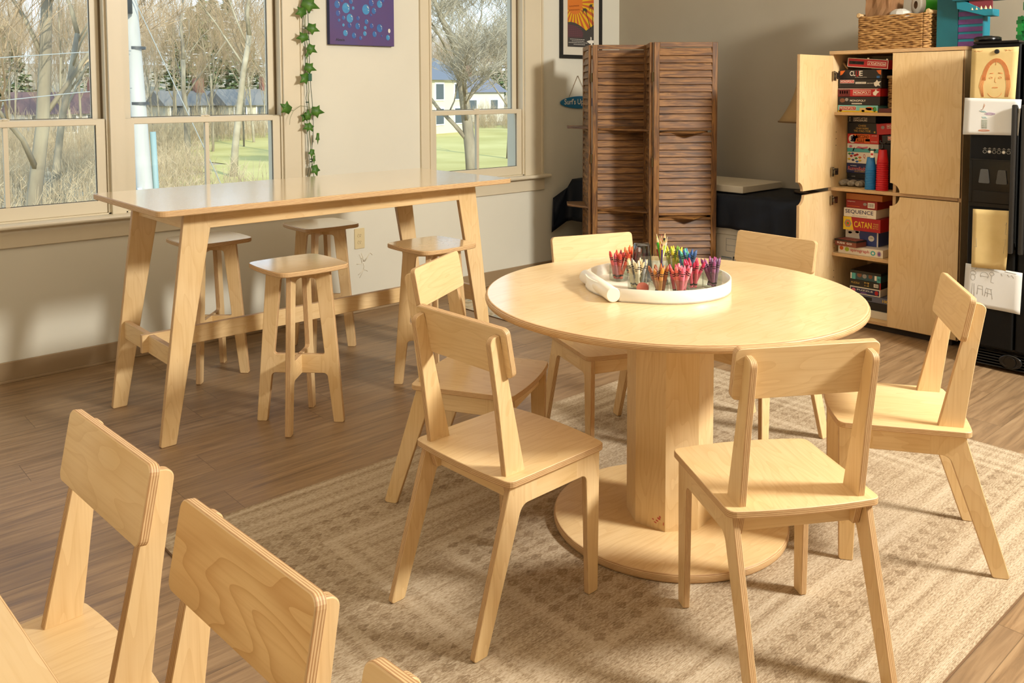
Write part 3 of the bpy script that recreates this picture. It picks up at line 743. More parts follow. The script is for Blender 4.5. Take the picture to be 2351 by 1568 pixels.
# ================================================================== CABINET
CX0, CX1, CY0, CY1, CZ = 4.87, 5.365, 1.823, 2.583, 1.62
t = thing('cabinet', 'tall birch plywood cabinet with its left doors open, full of board games', 'cabinet', (4.87, 2.2, 0))
K = lambda a, b, c: (a-4.87, b-2.2, c)
TT = .018
def slab(nm, lo, hi, par=None, bev=.001, mi=0, me=1):
    m = MB(); l = (lo[0]-4.87, lo[1]-2.2, lo[2]); h = (hi[0]-4.87, hi[1]-2.2, hi[2])
    dims = [h[i]-l[i] for i in range(3)]; ax = dims.index(min(dims))
    if ax == 0: m.prism([(l[1], l[2]), (h[1], l[2]), (h[1], h[2]), (l[1], h[2])], dims[0], lambda a, b, c: (l[0]+c, a, b), bev, swap=True)
    elif ax == 1: m.prism([(l[0], l[2]), (h[0], l[2]), (h[0], h[2]), (l[0], h[2])], dims[1], lambda a, b, c: (a, l[1]+c, b), bev, swap=True)
    else: m.prism([(l[0], l[1]), (h[0], l[1]), (h[0], h[1]), (l[0], h[1])], dims[2], lambda a, b, c: (a, b, l[2]+c), bev, swap=True)
    return m.build(nm, [VEN, EDG], t if par is None else par)
body = slab('side_panel', (CX0, CY1-TT, .035), (CX1, CY1, CZ-TT)); slab('side_panel', (CX0, CY0, .035), (CX1, CY0+TT, CZ-TT))
slab('top_panel', (CX0-.006, CY0-.003, CZ-TT), (CX1, CY1+.003, CZ+.002)); slab('bottom_panel', (CX0, CY0+TT, .035), (CX1, CY1-TT, .053))
slab('back_panel', (CX1-.008, CY0+TT, .053), (CX1, CY1-TT, CZ-TT)); slab('divider', (CX0-.003, CY0+TT, .793), (CX1-.008, CY1-TT, .811))
slab('partition', (CX0+.02, 2.193-.009, .053), (CX1-.008, 2.193+.009, .793)); slab('partition', (CX0+.02, 2.193-.009, .811), (CX1-.008, 2.193+.009, CZ-TT))
for z in (1.242, .396): slab('shelf', (CX0+.025, 2.193+.009, z), (CX1-.008, CY1-TT, z+.018))
MB().box((.02, -.34, 0), (.45, .36, .035)).build('plinth', plain('dark_plinth', '2a1f15', .7), t)
def door(nm, hinge_y, sgn, z0, z1, ang, notch_top):
    """sgn -1: door runs from hinge toward -y (closed)."""
    w = .3755; r = .055
    if notch_top: pl = [(0, z0), (w, z0), (w, z1-r)]+[(w-r*math.sin(k*PI/16)*1.0, z1-r*math.cos(k*PI/16)) for k in range(1, 8)]+[(w-r, z1), (0, z1)]
    else: pl = [(0, z0), (w-r, z0)]+[(w-r*math.cos(k*PI/16), z0+r*math.sin(k*PI/16)) for k in range(1, 8)]+[(w, z0+r), (w, z1), (0, z1)]
    m = MB().prism(pl, .018, lambda a, b, c: (c, sgn*a, b), .001, swap=True)
    d = m.build(nm, [VEN, EDG], t); d.location = (-.018, hinge_y-2.2, 0)
    if ang:
        d.location = (-.004, hinge_y-2.2, 0); d.rotation_euler = (0, 0, ang)
    return d
# concave quarter notch: recompute with the centre at the door corner
def door_outline(z0, z1, notch_top, w=.3755, r=.055):
    if notch_top: arc = [(w-r*math.cos(k*PI/16), z1-r*math.sin(k*PI/16)) for k in range(0, 9)][::-1]; return [(0, z0), (w, z0)]+arc+[(0, z1)]
    arc = [(w-r*math.cos(k*PI/16), z0+r*math.sin(k*PI/16)) for k in range(0, 9)]; return [(0, z0)]+arc+[(w, z1), (0, z1)]
def door(hinge_y, sgn, z0, z1, ang, notch_top):
    m = MB().prism(door_outline(z0, z1, notch_top), .018, lambda a, b, c: (c, sgn*a, b), .001, swap=True)
    d = m.build('door', [VEN, EDG], t)
    d.location = (-.019 if not ang else -.006, hinge_y-2.2, 0); d.rotation_euler = (0, 0, ang)
    return d
du = door(CY1-.003, -1, .812, 1.594, -PI/2-math.radians(0), False)
dl = door(CY1-.003, -1, .042, .790, -PI/2+math.radians(1.5), True)
door(CY0+.003, 1, .812, 1.598, 0, False); door(CY0+.003, 1, .042, .790, 0, True)
HM = plain('hinge_metal', '8b8375', .3, 1.0)
for z in (1.475, .905, .735, .12):
    h = MB(); h.box((-.022, .345, z-.028), (-.006, .356, z+.028), bev=.002).box((-.012, .335, z-.012), (.02, .352, z+.012), bev=.002).box((.01, .338, z-.02), (.035, .346, z+.02), bev=.002)
    h.lathe([(.006, 0), (.006, .01)], lambda a, b, c, z=z: (-.015+a, .345-c, z+b+.018), 10)
    h.build('hinge', HM, t)
pg = MB()
for z in (1.14, 1.10, 1.06, .47, .44, .30, .26): pg.lathe([(.003, 0), (.003, .001)], lambda a, b, c, z=z: (.05+a, .3645-c, z+b), 8)
pg.build('peg_hole', plain('hole_dark', '3a2a18', .8), t)
grains(t, 9.4); du['grain'] = 3.9; dl['grain'] = 1.1

# ================================================================== FRIDGE
FX = 4.60
t = thing('fridge', 'black side by side refrigerator with papers on it, at the right edge', 'refrigerator', (4.60, 1.3, 0))
BK = m_noise('black_textured_steel', '070707', '0b0b0a', 220, .5, bump=.05); BK.node_tree.nodes['Principled BSDF'].inputs['Specular IOR Level'].default_value = .22
MB().box((.07, -.52, .04), (.74, .40, 1.615), bev=.004).build('body', BK, t)
MB().prism(rounded([(0, .168), (.068, .168), (.068, .392), (0, .392)], .012), 1.50, lambda a, b, c: (a, b, c+.115), .004, me=0).build('freezer_door', BK, t)
MB().prism(rounded([(0, -.515), (.068, -.515), (.068, .160), (0, .160)], .012), 1.50, lambda a, b, c: (a, b, c+.115), .004, me=0).build('fridge_door', BK, t)
MB().box((.0, .18, 1.617), (.10, .385, 1.63), bev=.003).build('hinge_cover', BLACK, t)
for yy, nm in ((.178, 'handle'), (.135, 'handle')):
    h = MB().prism(rounded([(-.045, yy-.012), (-.02, yy-.012), (-.02, yy+.012), (-.045, yy+.012)], .009), .72, lambda a, b, c: (a, b, c+.60), .004, me=0)
    for z in (.62, 1.28): h.box((-.025, yy-.01, z), (.002, yy+.01, z+.03))
    h.build(nm, plain('charcoal_handle', '23211f', .35), t)
dp = MB(); y0, y1, z0, z1 = .188, .372, .832, 1.042
for a in ((y0-.012, y1+.012, z0-.02, z0), (y0-.012, y1+.012, z1, z1+.008), (y0-.012, y0, z0, z1), (y1, y1+.012, z0, z1)): dp.box((-.008, a[0], a[2]), (.0, a[1], a[3]), bev=.001)
dsp = dp.build('dispenser_frame', BLACK, t)
MB().box((-.006, y0, z0), (-.0005, y1, z1)).build('dispenser_recess', plain('recess_black', '050505', .15), dsp)
for yc in (.315, .235):
    pd = MB().prism(rounded([(-.026, .93), (.026, .93), (.017, 1.0), (-.017, 1.0)], .006), .006, lambda a, b, c, yc=yc: (-.012+c, yc+a, b), .001, me=0)
    pd.build('paddle', plain('paddle_grey', '4a4a48', .3), dsp)
MB().box((-.014, y0+.01, z0), (-.004, y1-.01, z0+.06), bev=.003).build('drip_tray', BLACK, dsp)
gw = plain('panel_print', 'b8b4a8', .6)
for i in range(6):
    yc = .318-.0215*i
    b_ = MB().lathe([(.0085, 0), (.0085, .002), (.0072, .0022), (.0072, .0008)], lambda a, b, c, yc=yc: (-c, yc+a, 1.087+b), 18, 0, True, True)
    q = b_.build('button', BLACK, t)
    MB().lathe([(.0088, .0021), (.0088, .0026), (.0076, .0026), (.0076, .0021)], lambda a, b, c, yc=yc: (-c, yc+a, 1.087+b), 18, 0, False, False).build('button_ring', gw, q)
    if i in (1, 4): MB().lathe([(.006, .0022), (.006, .003)], lambda a, b, c, yc=yc: (-c, yc+a, 1.087+b), 14).build('button_light', plain('button_white', 'e8e4da', .5), q)
    pm = MB(); pm.box((-.001, yc-.004, 1.104), (-.0002, yc+.004, 1.1055)); pm.box((-.001, yc-.008, 1.100), (-.0002, yc+.008, 1.1012)); pm.build('button_label', gw, q)
g = MB()
for k in range(6): g.box((.012, -.5, .018+k*.014), (.045, .385, .024+k*.014), bev=.002)
g.box((.045, -.5, .01), (.06, .39, .11)); g.build('base_grille', BLACK, t)
o_ = MB().lathe([(.045, 0), (.043, .006), (.034, .009), (.032, .006)], lambda a, b, c: (.012-c, .178+a*1.2, .058+b*.8), 28, cap1=True); o_.build('grille_cap', BLACK, t)
MB().lathe([(.028, .0085), (.026, .011)], lambda a, b, c: (.012-c, .178+a, .058+b), 24).build('grille_knob', plain('recess_black', '050505', .15), t)

# ================================================================== BOARD GAMES IN THE CABINET
CW = plain('print_cream', 'e9e3d6', .6); CR = plain('print_red', 'b5171d', .5); CG = plain('print_gold', 'c9a24a', .5); CN = plain('print_navy', '20264f', .5); CY = plain('print_yellow', 'e3bf25', .5)
CK = plain('print_ink', '17161a', .6); CT = plain('print_teal', '4fa7a5', .5); CO = plain('print_orange', 'd9671f', .5); CGr = plain('print_green', '3f8f3d', .5); CB = plain('print_blue', '2b66a8', .5); CP = plain('print_pink', 'cf6f86', .5); CGy = plain('print_grey', '8f8b86', .6)
def game(label, y1, y0, z0, z1, xf, depth, face, side=None, rz=0, rx=0, lidline=True, top=None):
    """box whose front faces -X; y1 = left edge as seen; returns (thing, placer)"""
    t = thing('game_box', label, 'board game', (xf, (y0+y1)/2, z0)); w = y1-y0; h = z1-z0
    fm = plain('box_'+face, face, .45); sm = plain('box_'+(side or face), side or face, .5)
    m = MB().box((0, -w/2, 0), (depth, w/2, h), 0, bev=.0012, me=0)
    m.build('box_body', fm, t)
    t.rotation_euler = (rx, 0, rz)
    def put(kind, u, v, wu, hv, mat, body=None, rot=0, d=.0006, name=None):
        """u,v fractions from lower-left of the front"""
        O = (0, w/2-u*w, v*h)
        if kind == 't': return text(body, (wu*w, hv*h), mat, O, TX, TZ, t, name or 'lettering', d, rot)
        M = lambda a, b, c: (-d+.0002-c, w/2-u*w-a, v*h+b)
        if kind == 'r': return MB().prism([(0, 0), (wu*w, 0), (wu*w, hv*h), (0, hv*h)], .0002, M, 0, me=0).build(name or 'label', mat, t)
        if kind == 'd': return MB().lathe([(1, 0), (1, .0002)], lambda a, b, c: M(a*wu*w/2+wu*w/2, b*hv*h/2+hv*h/2, c), 18).build(name or 'printed_disc', mat, t)
        if kind == 'p': return MB().prism([(p[0]*w, p[1]*h) for p in body], .0002, lambda a, b, c: (-d+.0002-c, w/2-a, b), 0, me=0).build(name or 'printed_shape', mat, t)
    return t, put, w, h
def mono(put, u, v, wu, hv, rot=0, plate=True):
    if plate: put('r', u, v, wu, hv, CW, d=.0006, name='logo_border'); put('r', u+.006, v+hv*.08, wu-.012, hv*.84, CR, d=.0009, name='logo_plate')
    put('t', u+wu*.05, v+hv*.22, wu*.9, hv*.56, CW, 'MONOPOLY', rot, d=.0012)
g = game
t, p, w, h = g('colourful teal and yellow property game box at the bottom of the top shelf stack', 2.560, 2.318, 1.2605, 1.301, 4.93, .27, '7cc4c0', top='')
p('r', 0, 0, 1, .22, CY); p('r', .55, .22, .3, .42, plain('print_sand', 'd9b877', .5)); p('d', .70, .3, .2, .5, CO); p('d', .88, .1, .09, .7, CGr); p('d', .02, .05, .09, .3, CO); p('d', .6, .05, .08, .3, plain('print_violet', '7a4f8f', .5))
mono(p, .03, .28, .43, .58)
t, p, w, h = g('black property game box second from the bottom on the top cabinet shelf', 2.560, 2.306, 1.302, 1.352, 4.93, .27, '18161a')
mono(p, .27, .32, .42, .42, plate=False); p('r', .33, .12, .25, .13, CW); p('t', .34, .15, .23, .07, CK, 'EDITION'); p('d', .04, .3, .13, .5, plain('print_brown', '7d4d35', .5)); p('d', .17, .45, .08, .4, CGy)
t, p, w, h = g('bright red property game box in the middle of the top cabinet shelf stack', 2.561, 2.305, 1.353, 1.400, 4.93, .27, 'b0151f')
p('r', 0, .02, .29, .9, plain('print_maroon', '5c1318', .5)); [p('r', .04+.055*i, .35, .028, .35, CGy) for i in range(4)]; mono(p, .36, .18, .42, .62); p('p', 0, 0, 0, 0, CW, [(.84, .2), (.9, .1), (.93, .4), (.98, .6), (.92, .7), (.9, .92), (.87, .65), (.83, .5)]); p('r', 0, .93, .95, .05, CW)
t, p, w, h = g('black property game box with small white lettering, third from the top of the top stack', 2.558, 2.300, 1.4015, 1.456, 4.93, .27, '19171a')
mono(p, .03, .55, .34, .36); p('r', .40, .48, .25, .2, CW); p('t', .415, .52, .22, .11, CK, 'SOCIETY'); p('t', .67, .48, .17, .1, CW, 'SECRET'); p('p', 0, 0, 0, 0, CW, [(.84, .3), (.88, .15), (.92, .3), (.98, .2), (.95, .5), (1.0, .75), (.93, .7), (.9, .9), (.87, .68), (.83, .6)])
t, p, w, h = g('black mystery game box with big white and red title near the top', 2.555, 2.297, 1.457, 1.510, 4.93, .27, '1a181b')
p('p', 0, 0, 0, 0, CO, [(.02, .4), (.07, .5), (.14, .95), (.02, .9)]); p('p', 0, 0, 0, 0, CO, [(.87, .9), (.98, .95), (.98, .4), (.92, .55)])
p('t', .25, .33, .135, .55, CW, 'CL'); p('t', .395, .25, .07, .63, CR, 'U'); p('t', .475, .33, .08, .55, CW, 'E'); p('t', .37, .12, .28, .1, CW, 'The Classic Mystery Game'); p('r', .88, .05, .07, .25, CB)
t, p, w, h = g('red property game box lying upside down and tilted on top of the top stack', 2.505, 2.262, 1.520, 1.572, 4.925, .26, 'a8101a', rx=math.radians(4.8))
for a in ((0, 0, 1, .045), (0, .955, 1, .045), (0, 0, .012, 1), (.988, 0, .012, 1)): p('r', *a, CW)
p('r', .04, .32, .37, .36, CK); p('t', .05, .4, .35, .2, CG, 'SECRET VAULT', 1); p('r', .5, .3, .45, .44, CW); p('r', .508, .34, .434, .36, CR, d=.0009); p('t', .52, .39, .41, .26, CW, 'MONOPOLY', 1, d=.0012)
p('r', .48, 1.0, .05, .12, CW, name='paper_slip'); p('r', .94, .93, .045, .2, CW, name='paper_slip')
o = MB().tube([(5.0, 2.555, 1.56), (4.96, 2.545, 1.55), (4.95, 2.52, 1.525), (4.95, 2.512, 1.515)], .006, 6).build('paper_fold', m_noise('kraft_brown', '8a6a42', '9a7a52', 8, .8)); tag(o, 'folded brown card edge beside the tilted red game box', 'card')
# small wicker basket edge
def wicker(name):
    m, t_, b = new_mat(name); tcn = N(t_, 'ShaderNodeTexCoord'); mp = N(t_, 'ShaderNodeMapping'); mp.inputs['Scale'].default_value = (30, 30, 110); L(t_, tcn.outputs['Object'], mp.inputs[0])
    n = N(t_, 'ShaderNodeTexNoise', i_Scale=1.0, i_Detail=3.0); L(t_, mp.outputs[0], n.inputs[0])
    L(t_, ramp(t_, n.outputs[0], [(.3, '6d4721'), (.5, 'a67a44'), (.72, 'cda468')]), b.inputs['Base Color']); b.inputs['Roughness'].default_value = .7; return m
WK = wicker('seagrass_wicker')
def basket(label, x0, x1, y0, y1, z0, z1, rows, handle=True):
    t = thing('wicker_basket', label, 'basket', ((x0+x1)/2, (y0+y1)/2, z0)); X, Y, h = (x1-x0)/2, (y1-y0)/2, z1-z0
    m = MB(); per = []
    corners = rounded([(-X, -Y), (X, -Y), (X, Y), (-X, Y)], .02, 4)
    pts = []
    for i in range(len(corners)):
        a, b = corners[i], corners[(i+1) % len(corners)]; l = math.dist(a, b); n = max(1, int(l/.011))
        for k in range(n): pts.append((a[0]+(b[0]-a[0])*k/n, a[1]+(b[1]-a[1])*k/n))
    rr = h/rows/2*1.12
    for j in range(rows):
        zc = (j+.5)*h/rows; loop = []
        for i, p_ in enumerate(pts):
            q = 1+(.045*math.sin(i*1.9+j*PI) if True else 0)*.6
            loop.append((p_[0]*(1+.012*math.sin(i*1.6+j*PI)), p_[1]*(1+.012*math.sin(i*1.6+j*PI)), zc+.002*math.sin(i*.8+j*2)+random.uniform(-.0008, .0008)))
        loop.append(loop[0]); m.tube(loop, rr, 6)
    m.build('woven_body', WK, t)
    if handle:
        HD = plain('pale_handle_wood', 'c9a878', .6)
        for s in (1, -1):
            hm = MB().tube([(-X*.9, s*(Y+.002), h+.008), (X*.9, s*(Y+.002), h+.008)], .011, 12); hm.lathe([(.013, 0), (.015, .006), (.010, .012)], lambda a, b, c, s=s: (-X*.9-c, s*(Y+.002)+a, h+.008+b), 12); hm.build('handle', HD, t)
    else: MB().tube([(-X-.004, Y, h+.006), (-X-.002, -Y, h+.006)], .009, 10).build('rim', plain('pale_handle_wood', 'c9a878', .6), t)
    return t
basket('small narrow wicker basket at the right end of the top cabinet shelf', 4.99, 5.22, 2.222, 2.290, 1.260, 1.46, 20, False)
t, p, w, h = g('short dark red box lying under the small wicker basket end of the top shelf', 2.31, 2.21, 1.2605, 1.285, 4.925, .05, '5a1f16')
# second shelf
t, p, w, h = g('black game box directly under the top cabinet shelf, white block letters', 2.556, 2.385, 1.194, 1.234, 5.05, .27, '151417')
p('t', .20, .58, .5, .2, CW, 'HAPPY LITTLE'); p('t', .20, .2, .5, .3, CW, 'DINOSAURS'); [p('d', .05, .2+.25*i, .03, .14, CW) for i in range(3)]
t, p, w, h = g('black chess and checkers box with gold lettering on the second cabinet shelf', 2.558, 2.372, 1.128, 1.193, 5.05, .27, '1c1a18')
p('t', .36, .66, .26, .16, CG, 'CHESS'); p('t', .28, .42, .42, .15, CG, 'CHECKERS'); p('t', .21, .16, .56, .18, CG, 'TIC-TAC-TOE'); p('r', .88, .1, .05, .15, CG)
t, p, w, h = g('orange and red quiz game box with a blue number five on the second shelf', 2.558, 2.364, 1.068, 1.127, 5.05, .27, 'c62b22')
p('p', 0, 0, 0, 0, CO, [(.1, .2), (.72, .05), (.72, .97), (.2, .97)]); p('d', .04, .05, .24, .85, CW); p('t', .10, .2, .11, .55, CN, '5', d=.0010); p('p', 0, 0, 0, 0, plain('print_lime', 'a9c02e', .5), [(.19, .5), (.3, .92), (.34, .6), (.24, .45)]); p('t', .31, .55, .38, .34, CN, 'SECOND'); p('t', .31, .14, .24, .34, CN, 'RULE'); p('r', .58, .25, .14, .25, CGr); p('t', .78, .8, .16, .08, CW, 'ACT FAST'); p('t', .76, .2, .2, .08, CW, 'GAME')
t, p, w, h = g('white and pale blue sweets themed game box on the second cabinet shelf', 2.558, 2.364, 1.017, 1.067, 5.05, .27, 'e6ded2')
p('r', 0, 0, 1, .45, CT); p('p', 0, 0, 0, 0, CP, [(.25, .35), (.35, .7), (.5, .6), (.66, .72), (.66, .5), (.5, .35), (.35, .45)]); p('d', .06, .5, .1, .3, CP); p('p', 0, 0, 0, 0, CP, [(.17, .1), (.22, .6), (.25, .5), (.2, .05)])
t, p, w, h = g('white tile game box with coloured diamond tiles on the second cabinet shelf', 2.558, 2.364, .948, 1.016, 5.05, .27, 'e4dccb')
for (u, v, c) in [(.02, .75, CGr), (.12, .77, CB), (.08, .55, CR), (.2, .62, CR), (.27, .7, CR), (.01, .28, CY), (.24, .36, CGr), (.36, .45, CO), (.14, .2, CN), (.27, .08, CB), (.36, .18, CY)]:
    p('p', 0, 0, 0, 0, CK, [(u, v+.07), (u+.05, v-.03), (u+.11, v+.06), (u+.06, v+.16)]); p('p', 0, 0, 0, 0, c, [(u, v+.10), (u+.05, v), (u+.11, v+.09), (u+.06, v+.19)], d=.0009)
p('t', .52, .45, .07, .4, CR, 'Q')
t, p, w, h = g('navy number tile game box with red and white title on the second shelf', 2.560, 2.362, .888, .947, 5.05, .27, '232a55')
p('t', .12, .7, .2, .1, CW, 'THE ORIGINAL'); p('t', .045, .28, .56, .40, CW, 'Rummikub', d=.0006); p('t', .05, .31, .56, .38, CR, 'Rummikub', d=.001); p('t', .25, .12, .32, .12, CG, 'LARGE NUMBERS')
t, p, w, h = g('plain black box at the bottom of the stack on the second cabinet shelf', 2.556, 2.364, .855, .887, 5.05, .25, '1b1c1e'); p('t', .15, .3, .12, .2, CGy, 'GAME')
t, p, w, h = g('dark grey game board folded under the second shelf stack', 2.556, 2.364, .8115, .854, 5.05, .25, '39373a')
t, p, w, h = g('red property game box leaning tilted at the right of the second shelf', 2.352, 2.206, 1.133, 1.198, 5.0, .04, 'a9141c', rx=math.radians(-5)); mono(p, .42, .52, .6, .34); p('d', .18, .5, .15, .3, CGy)
t, p, w, h = g('black property game box leaning tilted beneath the red one on the second shelf', 2.318, 2.206, 1.080, 1.13, 5.0, .04, '191719', rx=math.radians(-5)); mono(p, .3, .4, .7, .45)
o = MB(); o.box((5.0, 2.21, .812), (5.2, 2.33, 1.075), bev=.003); tag(o.build('dark_carton', plain('box_17141a', '17141a', .6)), 'dark upright carton behind the red cups', 'box')
# crumpled grey cash rolls
for k, y in enumerate((2.545, 2.495, 2.445)):
    m = MB(); random.seed(20+k)
    pr = []
    for i in range(9):
        a = -PI/2+PI*i/8
    rows = []
    for i in range(11):
        r_ = .022*(1-.5*abs(i/5-1)**3)+random.uniform(-.0015, .0015); rows.append((r_, i*.009))
    m.lathe(rows, lambda a, b, c, y=y: (4.955+c, y+a*1.05+.003*math.sin(c*200), .832+b*.85), 14)
    o = m.build('cloth_roll', m_noise('grey_crumpled_cloth', '7f7668', 'b3a997', 60, .9, bump=.5)); tag(o, 'crumpled grey fabric bundle in the row on the middle board of the cabinet', 'bundle', 'grey fabric bundles in the cabinet')
# stacking cups
def cups(cx, cy0, n, z0, z1, rb, rtp, color, label, group):
    mat = plain('cup_'+color, color, .35); step = (z1-z0-.075)/(n-1)
    k_ = (rtp/rb)
    mesh = MB().lathe([(rb*.97, .0), (rb, .001), (rb, .005), (rb*.955, .0055), (rb*.70, .072), (rb*.66, .075)], ident, 28, 0, False, True).mesh('stacking_cup', mat)
    for i in range(n):
        o = link('stacking_cup', mesh); o.location = (cx, cy0, z0+i*step); s_ = 1-(1-k_)*i/(n-1)*1.0; o.scale = (s_, s_, 1)
        tag(o, label, 'cup', group)
    return z0+(n-1)*step
zt = cups(4.925, 2.350, 13, .812, 1.0, .031, .030, '1f78b8', 'blue plastic cup nested in the blue stack inside the cabinet', 'blue stacked cups')
zr = cups(4.92, 2.278, 14, .812, 1.048, .035, .032, 'c4141f', 'red plastic cup nested in the taller red stack inside the cabinet', 'red stacked cups')
for (cx, cy0, z, nm) in ((4.925, 2.345, 1.0, 'blue'), (4.92, 2.278, 1.048, 'red')):
    o = MB(); o.lathe([(.010, 0), (.008, .012), (.005, .02), (.005, .035)], lambda a, b, c: (cx+a, cy0+b, z+c), 14)
    o.tube([(cx, cy0-.02, z+.045), (cx, cy0-.008, z+.036), (cx, cy0+.008, z+.036), (cx, cy0+.018, z+.044), (cx, cy0+.012, z+.052)], .006, 8)
    tag(o.build('carry_clip', BLACK), 'black plastic carry clip on top of the %s cup stack' % nm, 'clip')
t = thing('price_tag', 'small white and red card hanging between the two cup stacks', 'tag', (4.89, 2.327, 1.02))
MB().box((-.001, -.010, -.02), (.001, .010, .02)).build('card', CW, t); MB().box((-.0016, -.007, -.006), (-.001, .007, .006)).build('red_patch', CR, t)

# lower left shelf
t, p, w, h = g('plain orange wooden box directly under the middle board of the cabinet', 2.508, 2.289, .739, .775, 4.95, .24, 'a9601f', '7d4213')
t, p, w, h = g('dark red game box with a barcode label on the third cabinet shelf', 2.507, 2.318, .688, .738, 4.95, .26, '8e1712')
p('t', .04, .72, .25, .12, CW, 'backgammon'); p('r', .70, .18, .22, .62, CW); [p('r', .73+.035*i, .28, .014, .42, CK, d=.0009) for i in range(5)]; p('d', .55, .4, .12, .35, CGy); p('r', .04, .2, .4, .05, CO)
t, p, w, h = g('white game box with large navy capital letters on the third shelf', 2.521, 2.324, .634, .687, 4.95, .26, 'e2d9c8')
p('t', .045, .34, .87, .5, CN, 'SEQUENCE'); p('t', .26, .12, .48, .09, CN, 'AN EXCITING GAME OF STRATEGY')
t, p, w, h = g('red and yellow settlers game box with a hexagon on the third shelf', 2.524, 2.297, .555, .633, 4.95, .28, 'a4101b')
p('p', 0, 0, 0, 0, CY, [(0, 0), (.29, 0), (.22, 1), (0, 1)])
hx = [(.13+.10*math.cos(k*PI/3), .5+.33*math.sin(k*PI/3)) for k in range(6)]; p('p', 0, 0, 0, 0, CGy, hx, d=.0009); hx = [(.13+.07*math.cos(k*PI/3), .5+.24*math.sin(k*PI/3)) for k in range(6)]; p('p', 0, 0, 0, 0, CO, hx, d=.0012); p('d', .10, .4, .06, .2, CGr, d=.0015)
p('t', .30, .26, .47, .46, CY, 'CATAN'); p('t', .81, .58, .14, .1, CG, 'TRADE'); p('t', .81, .42, .14, .1, CG, 'BUILD'); p('t', .80, .26, .15, .1, CG, 'SETTLE')
t, p, w, h = g('blue and white box with a round white badge below the red settlers game', 2.533, 2.331, .4625, .554, 5.0, .25, '3b4a86')
p('p', 0, 0, 0, 0, CW, [(0, .3), (.45, .3), (.42, .7), (.45, 1), (0, 1)]); p('d', .3, .75, .12, .15, CP); p('d', .08, .68, .12, .15, CR); p('d', .70, .32, .18, .38, CW); p('t', .74, .5, .10, .08, CN, '1000'); p('r', .96, 0, .04, 1, CW)
t, p, w, h = g('white spiral drawing toy box with red lettering on the third shelf', 2.537, 2.265, .4145, .4615, 4.92, .27, 'e3dccd')
p('t', .28, .28, .42, .5, CR, 'spirograph'); p('d', .03, .4, .09, .5, CO); p('d', .15, .3, .1, .55, plain('print_lime', 'a9c02e', .5)); p('d', .73, .2, .11, .6, CT); p('d', .76, .36, .05, .28, CW, d=.001)
for k in range(6):
    a = k*PI/6; cxx, czz = .92, .5; p('p', 0, 0, 0, 0, plain('print_violet', '7a4f8f', .5), [(cxx+.05*math.cos(a)-.006*math.sin(a), czz+.33*math.sin(a)+.03*math.cos(a)), (cxx-.05*math.cos(a)-.006*math.sin(a), czz-.33*math.sin(a)+.03*math.cos(a)), (cxx-.05*math.cos(a)+.006*math.sin(a), czz-.33*math.sin(a)-.03*math.cos(a)), (cxx+.05*math.cos(a)+.006*math.sin(a), czz+.33*math.sin(a)-.03*math.cos(a))], d=.0006+.0001*k)
t, p, w, h = g('small brown and red card game box resting on the white spiral drawing toy', 2.546, 2.404, .463, .500, 4.885, .10, '7a3b2b', rz=math.radians(-8))
MB().box((-.003, -w/2-.003, h-.008), (.10, w/2+.003, h+.002), bev=.001).build('lid', plain('box_1c1210', '1c1210', .5), t)
tp = MB()
for i in range(3):
    for j in range(2): tp.box((.006+j*.046, -w/2+.008+i*.043, h+.002), (.046+j*.046, -w/2+.045+i*.043, h+.0025))
tp.build('lid_print', plain('print_dusty_red', '9a5148', .5), t)
p('t', .1, .35, .36, .3, CW, 'SUSHI'); p('t', .56, .35, .24, .3, CW, 'GO!')
# bottom
t, p, w, h = g('black and teal jigsaw box on top of the bottom shelf stack', 2.472, 2.288, .262, .314, 4.95, .29, '2b4c55', '151515')
p('r', .0, .05, .04, .9, CW); p('r', .05, .02, .12, .95, CT); p('r', .88, .0, .12, .75, CT); p('d', .22, .3, .16, .55, plain('print_brown', '7d4d35', .5)); p('d', .4, .25, .14, .5, CGy); p('r', .80, .2, .07, .55, CW); p('d', .6, .3, .13, .5, plain('print_brown', '7d4d35', .5)); p('t', .90, .2, .08, .3, CW, '1000')
MB().box((-.002, -w/2-.002, h-.014), (.292, w/2+.002, h+.003), bev=.001).build('lid', plain('box_141312', '141312', .35), t)
t, p, w, h = g('black jigsaw box with a gold puzzle piece outline, second in the bottom stack', 2.474, 2.290, .221, .261, 4.95, .29, '1c1a14')
p('p', 0, 0, 0, 0, CG, [(.48, .2), (.54, .28), (.6, .2), (.63, .2), (.61, .5), (.64, .8), (.6, .82), (.55, .74), (.5, .82), (.47, .8), (.5, .5)]); p('p', 0, 0, 0, 0, plain('box_1c1a14', '1c1a14', .45), [(.50, .3), (.6, .3), (.6, .7), (.5, .7)], d=.0009); p('r', .79, .25, .15, .5, CW); [p('r', .81+.025*i, .32, .012, .36, CK, d=.0009) for i in range(5)]; p('t', .04, .4, .28, .25, CG, 'PUZZLE'); p('r', .985, .0, .03, 1, CR)
t, p, w, h = g('blue jigsaw box with a white border, third in the bottom stack', 2.475, 2.289, .1765, .220, 4.95, .29, 'dcd5c6')
p('r', .035, .14, .93, .72, CN); p('d', .06, .25, .14, .5, CP, d=.0009); p('t', .24, .5, .52, .2, CW, 'BEST DADDY JIGSAW', d=.0009) if False else p('t', .24, .5, .52, .2, CW, 'PUZZLE', d=.0009); p('r', .36, .2, .2, .15, plain('print_violet', '7a4f8f', .5), d=.0009); p('d', .82, .2, .12, .6, CR, d=.0009)
t, p, w, h = g('grey blue jigsaw box with yellow piece count, fourth in the bottom stack', 2.474, 2.222, .1425, .1755, 4.945, .3, '5e6275')
p('r', .30, .2, .25, .6, CK); p('t', .80, .25, .18, .5, CY, '1000')
t, p, w, h = g('plain black box at the very bottom of the cabinet stack', 2.476, 2.212, .0975, .1415, 4.94, .3, '1c1a19')
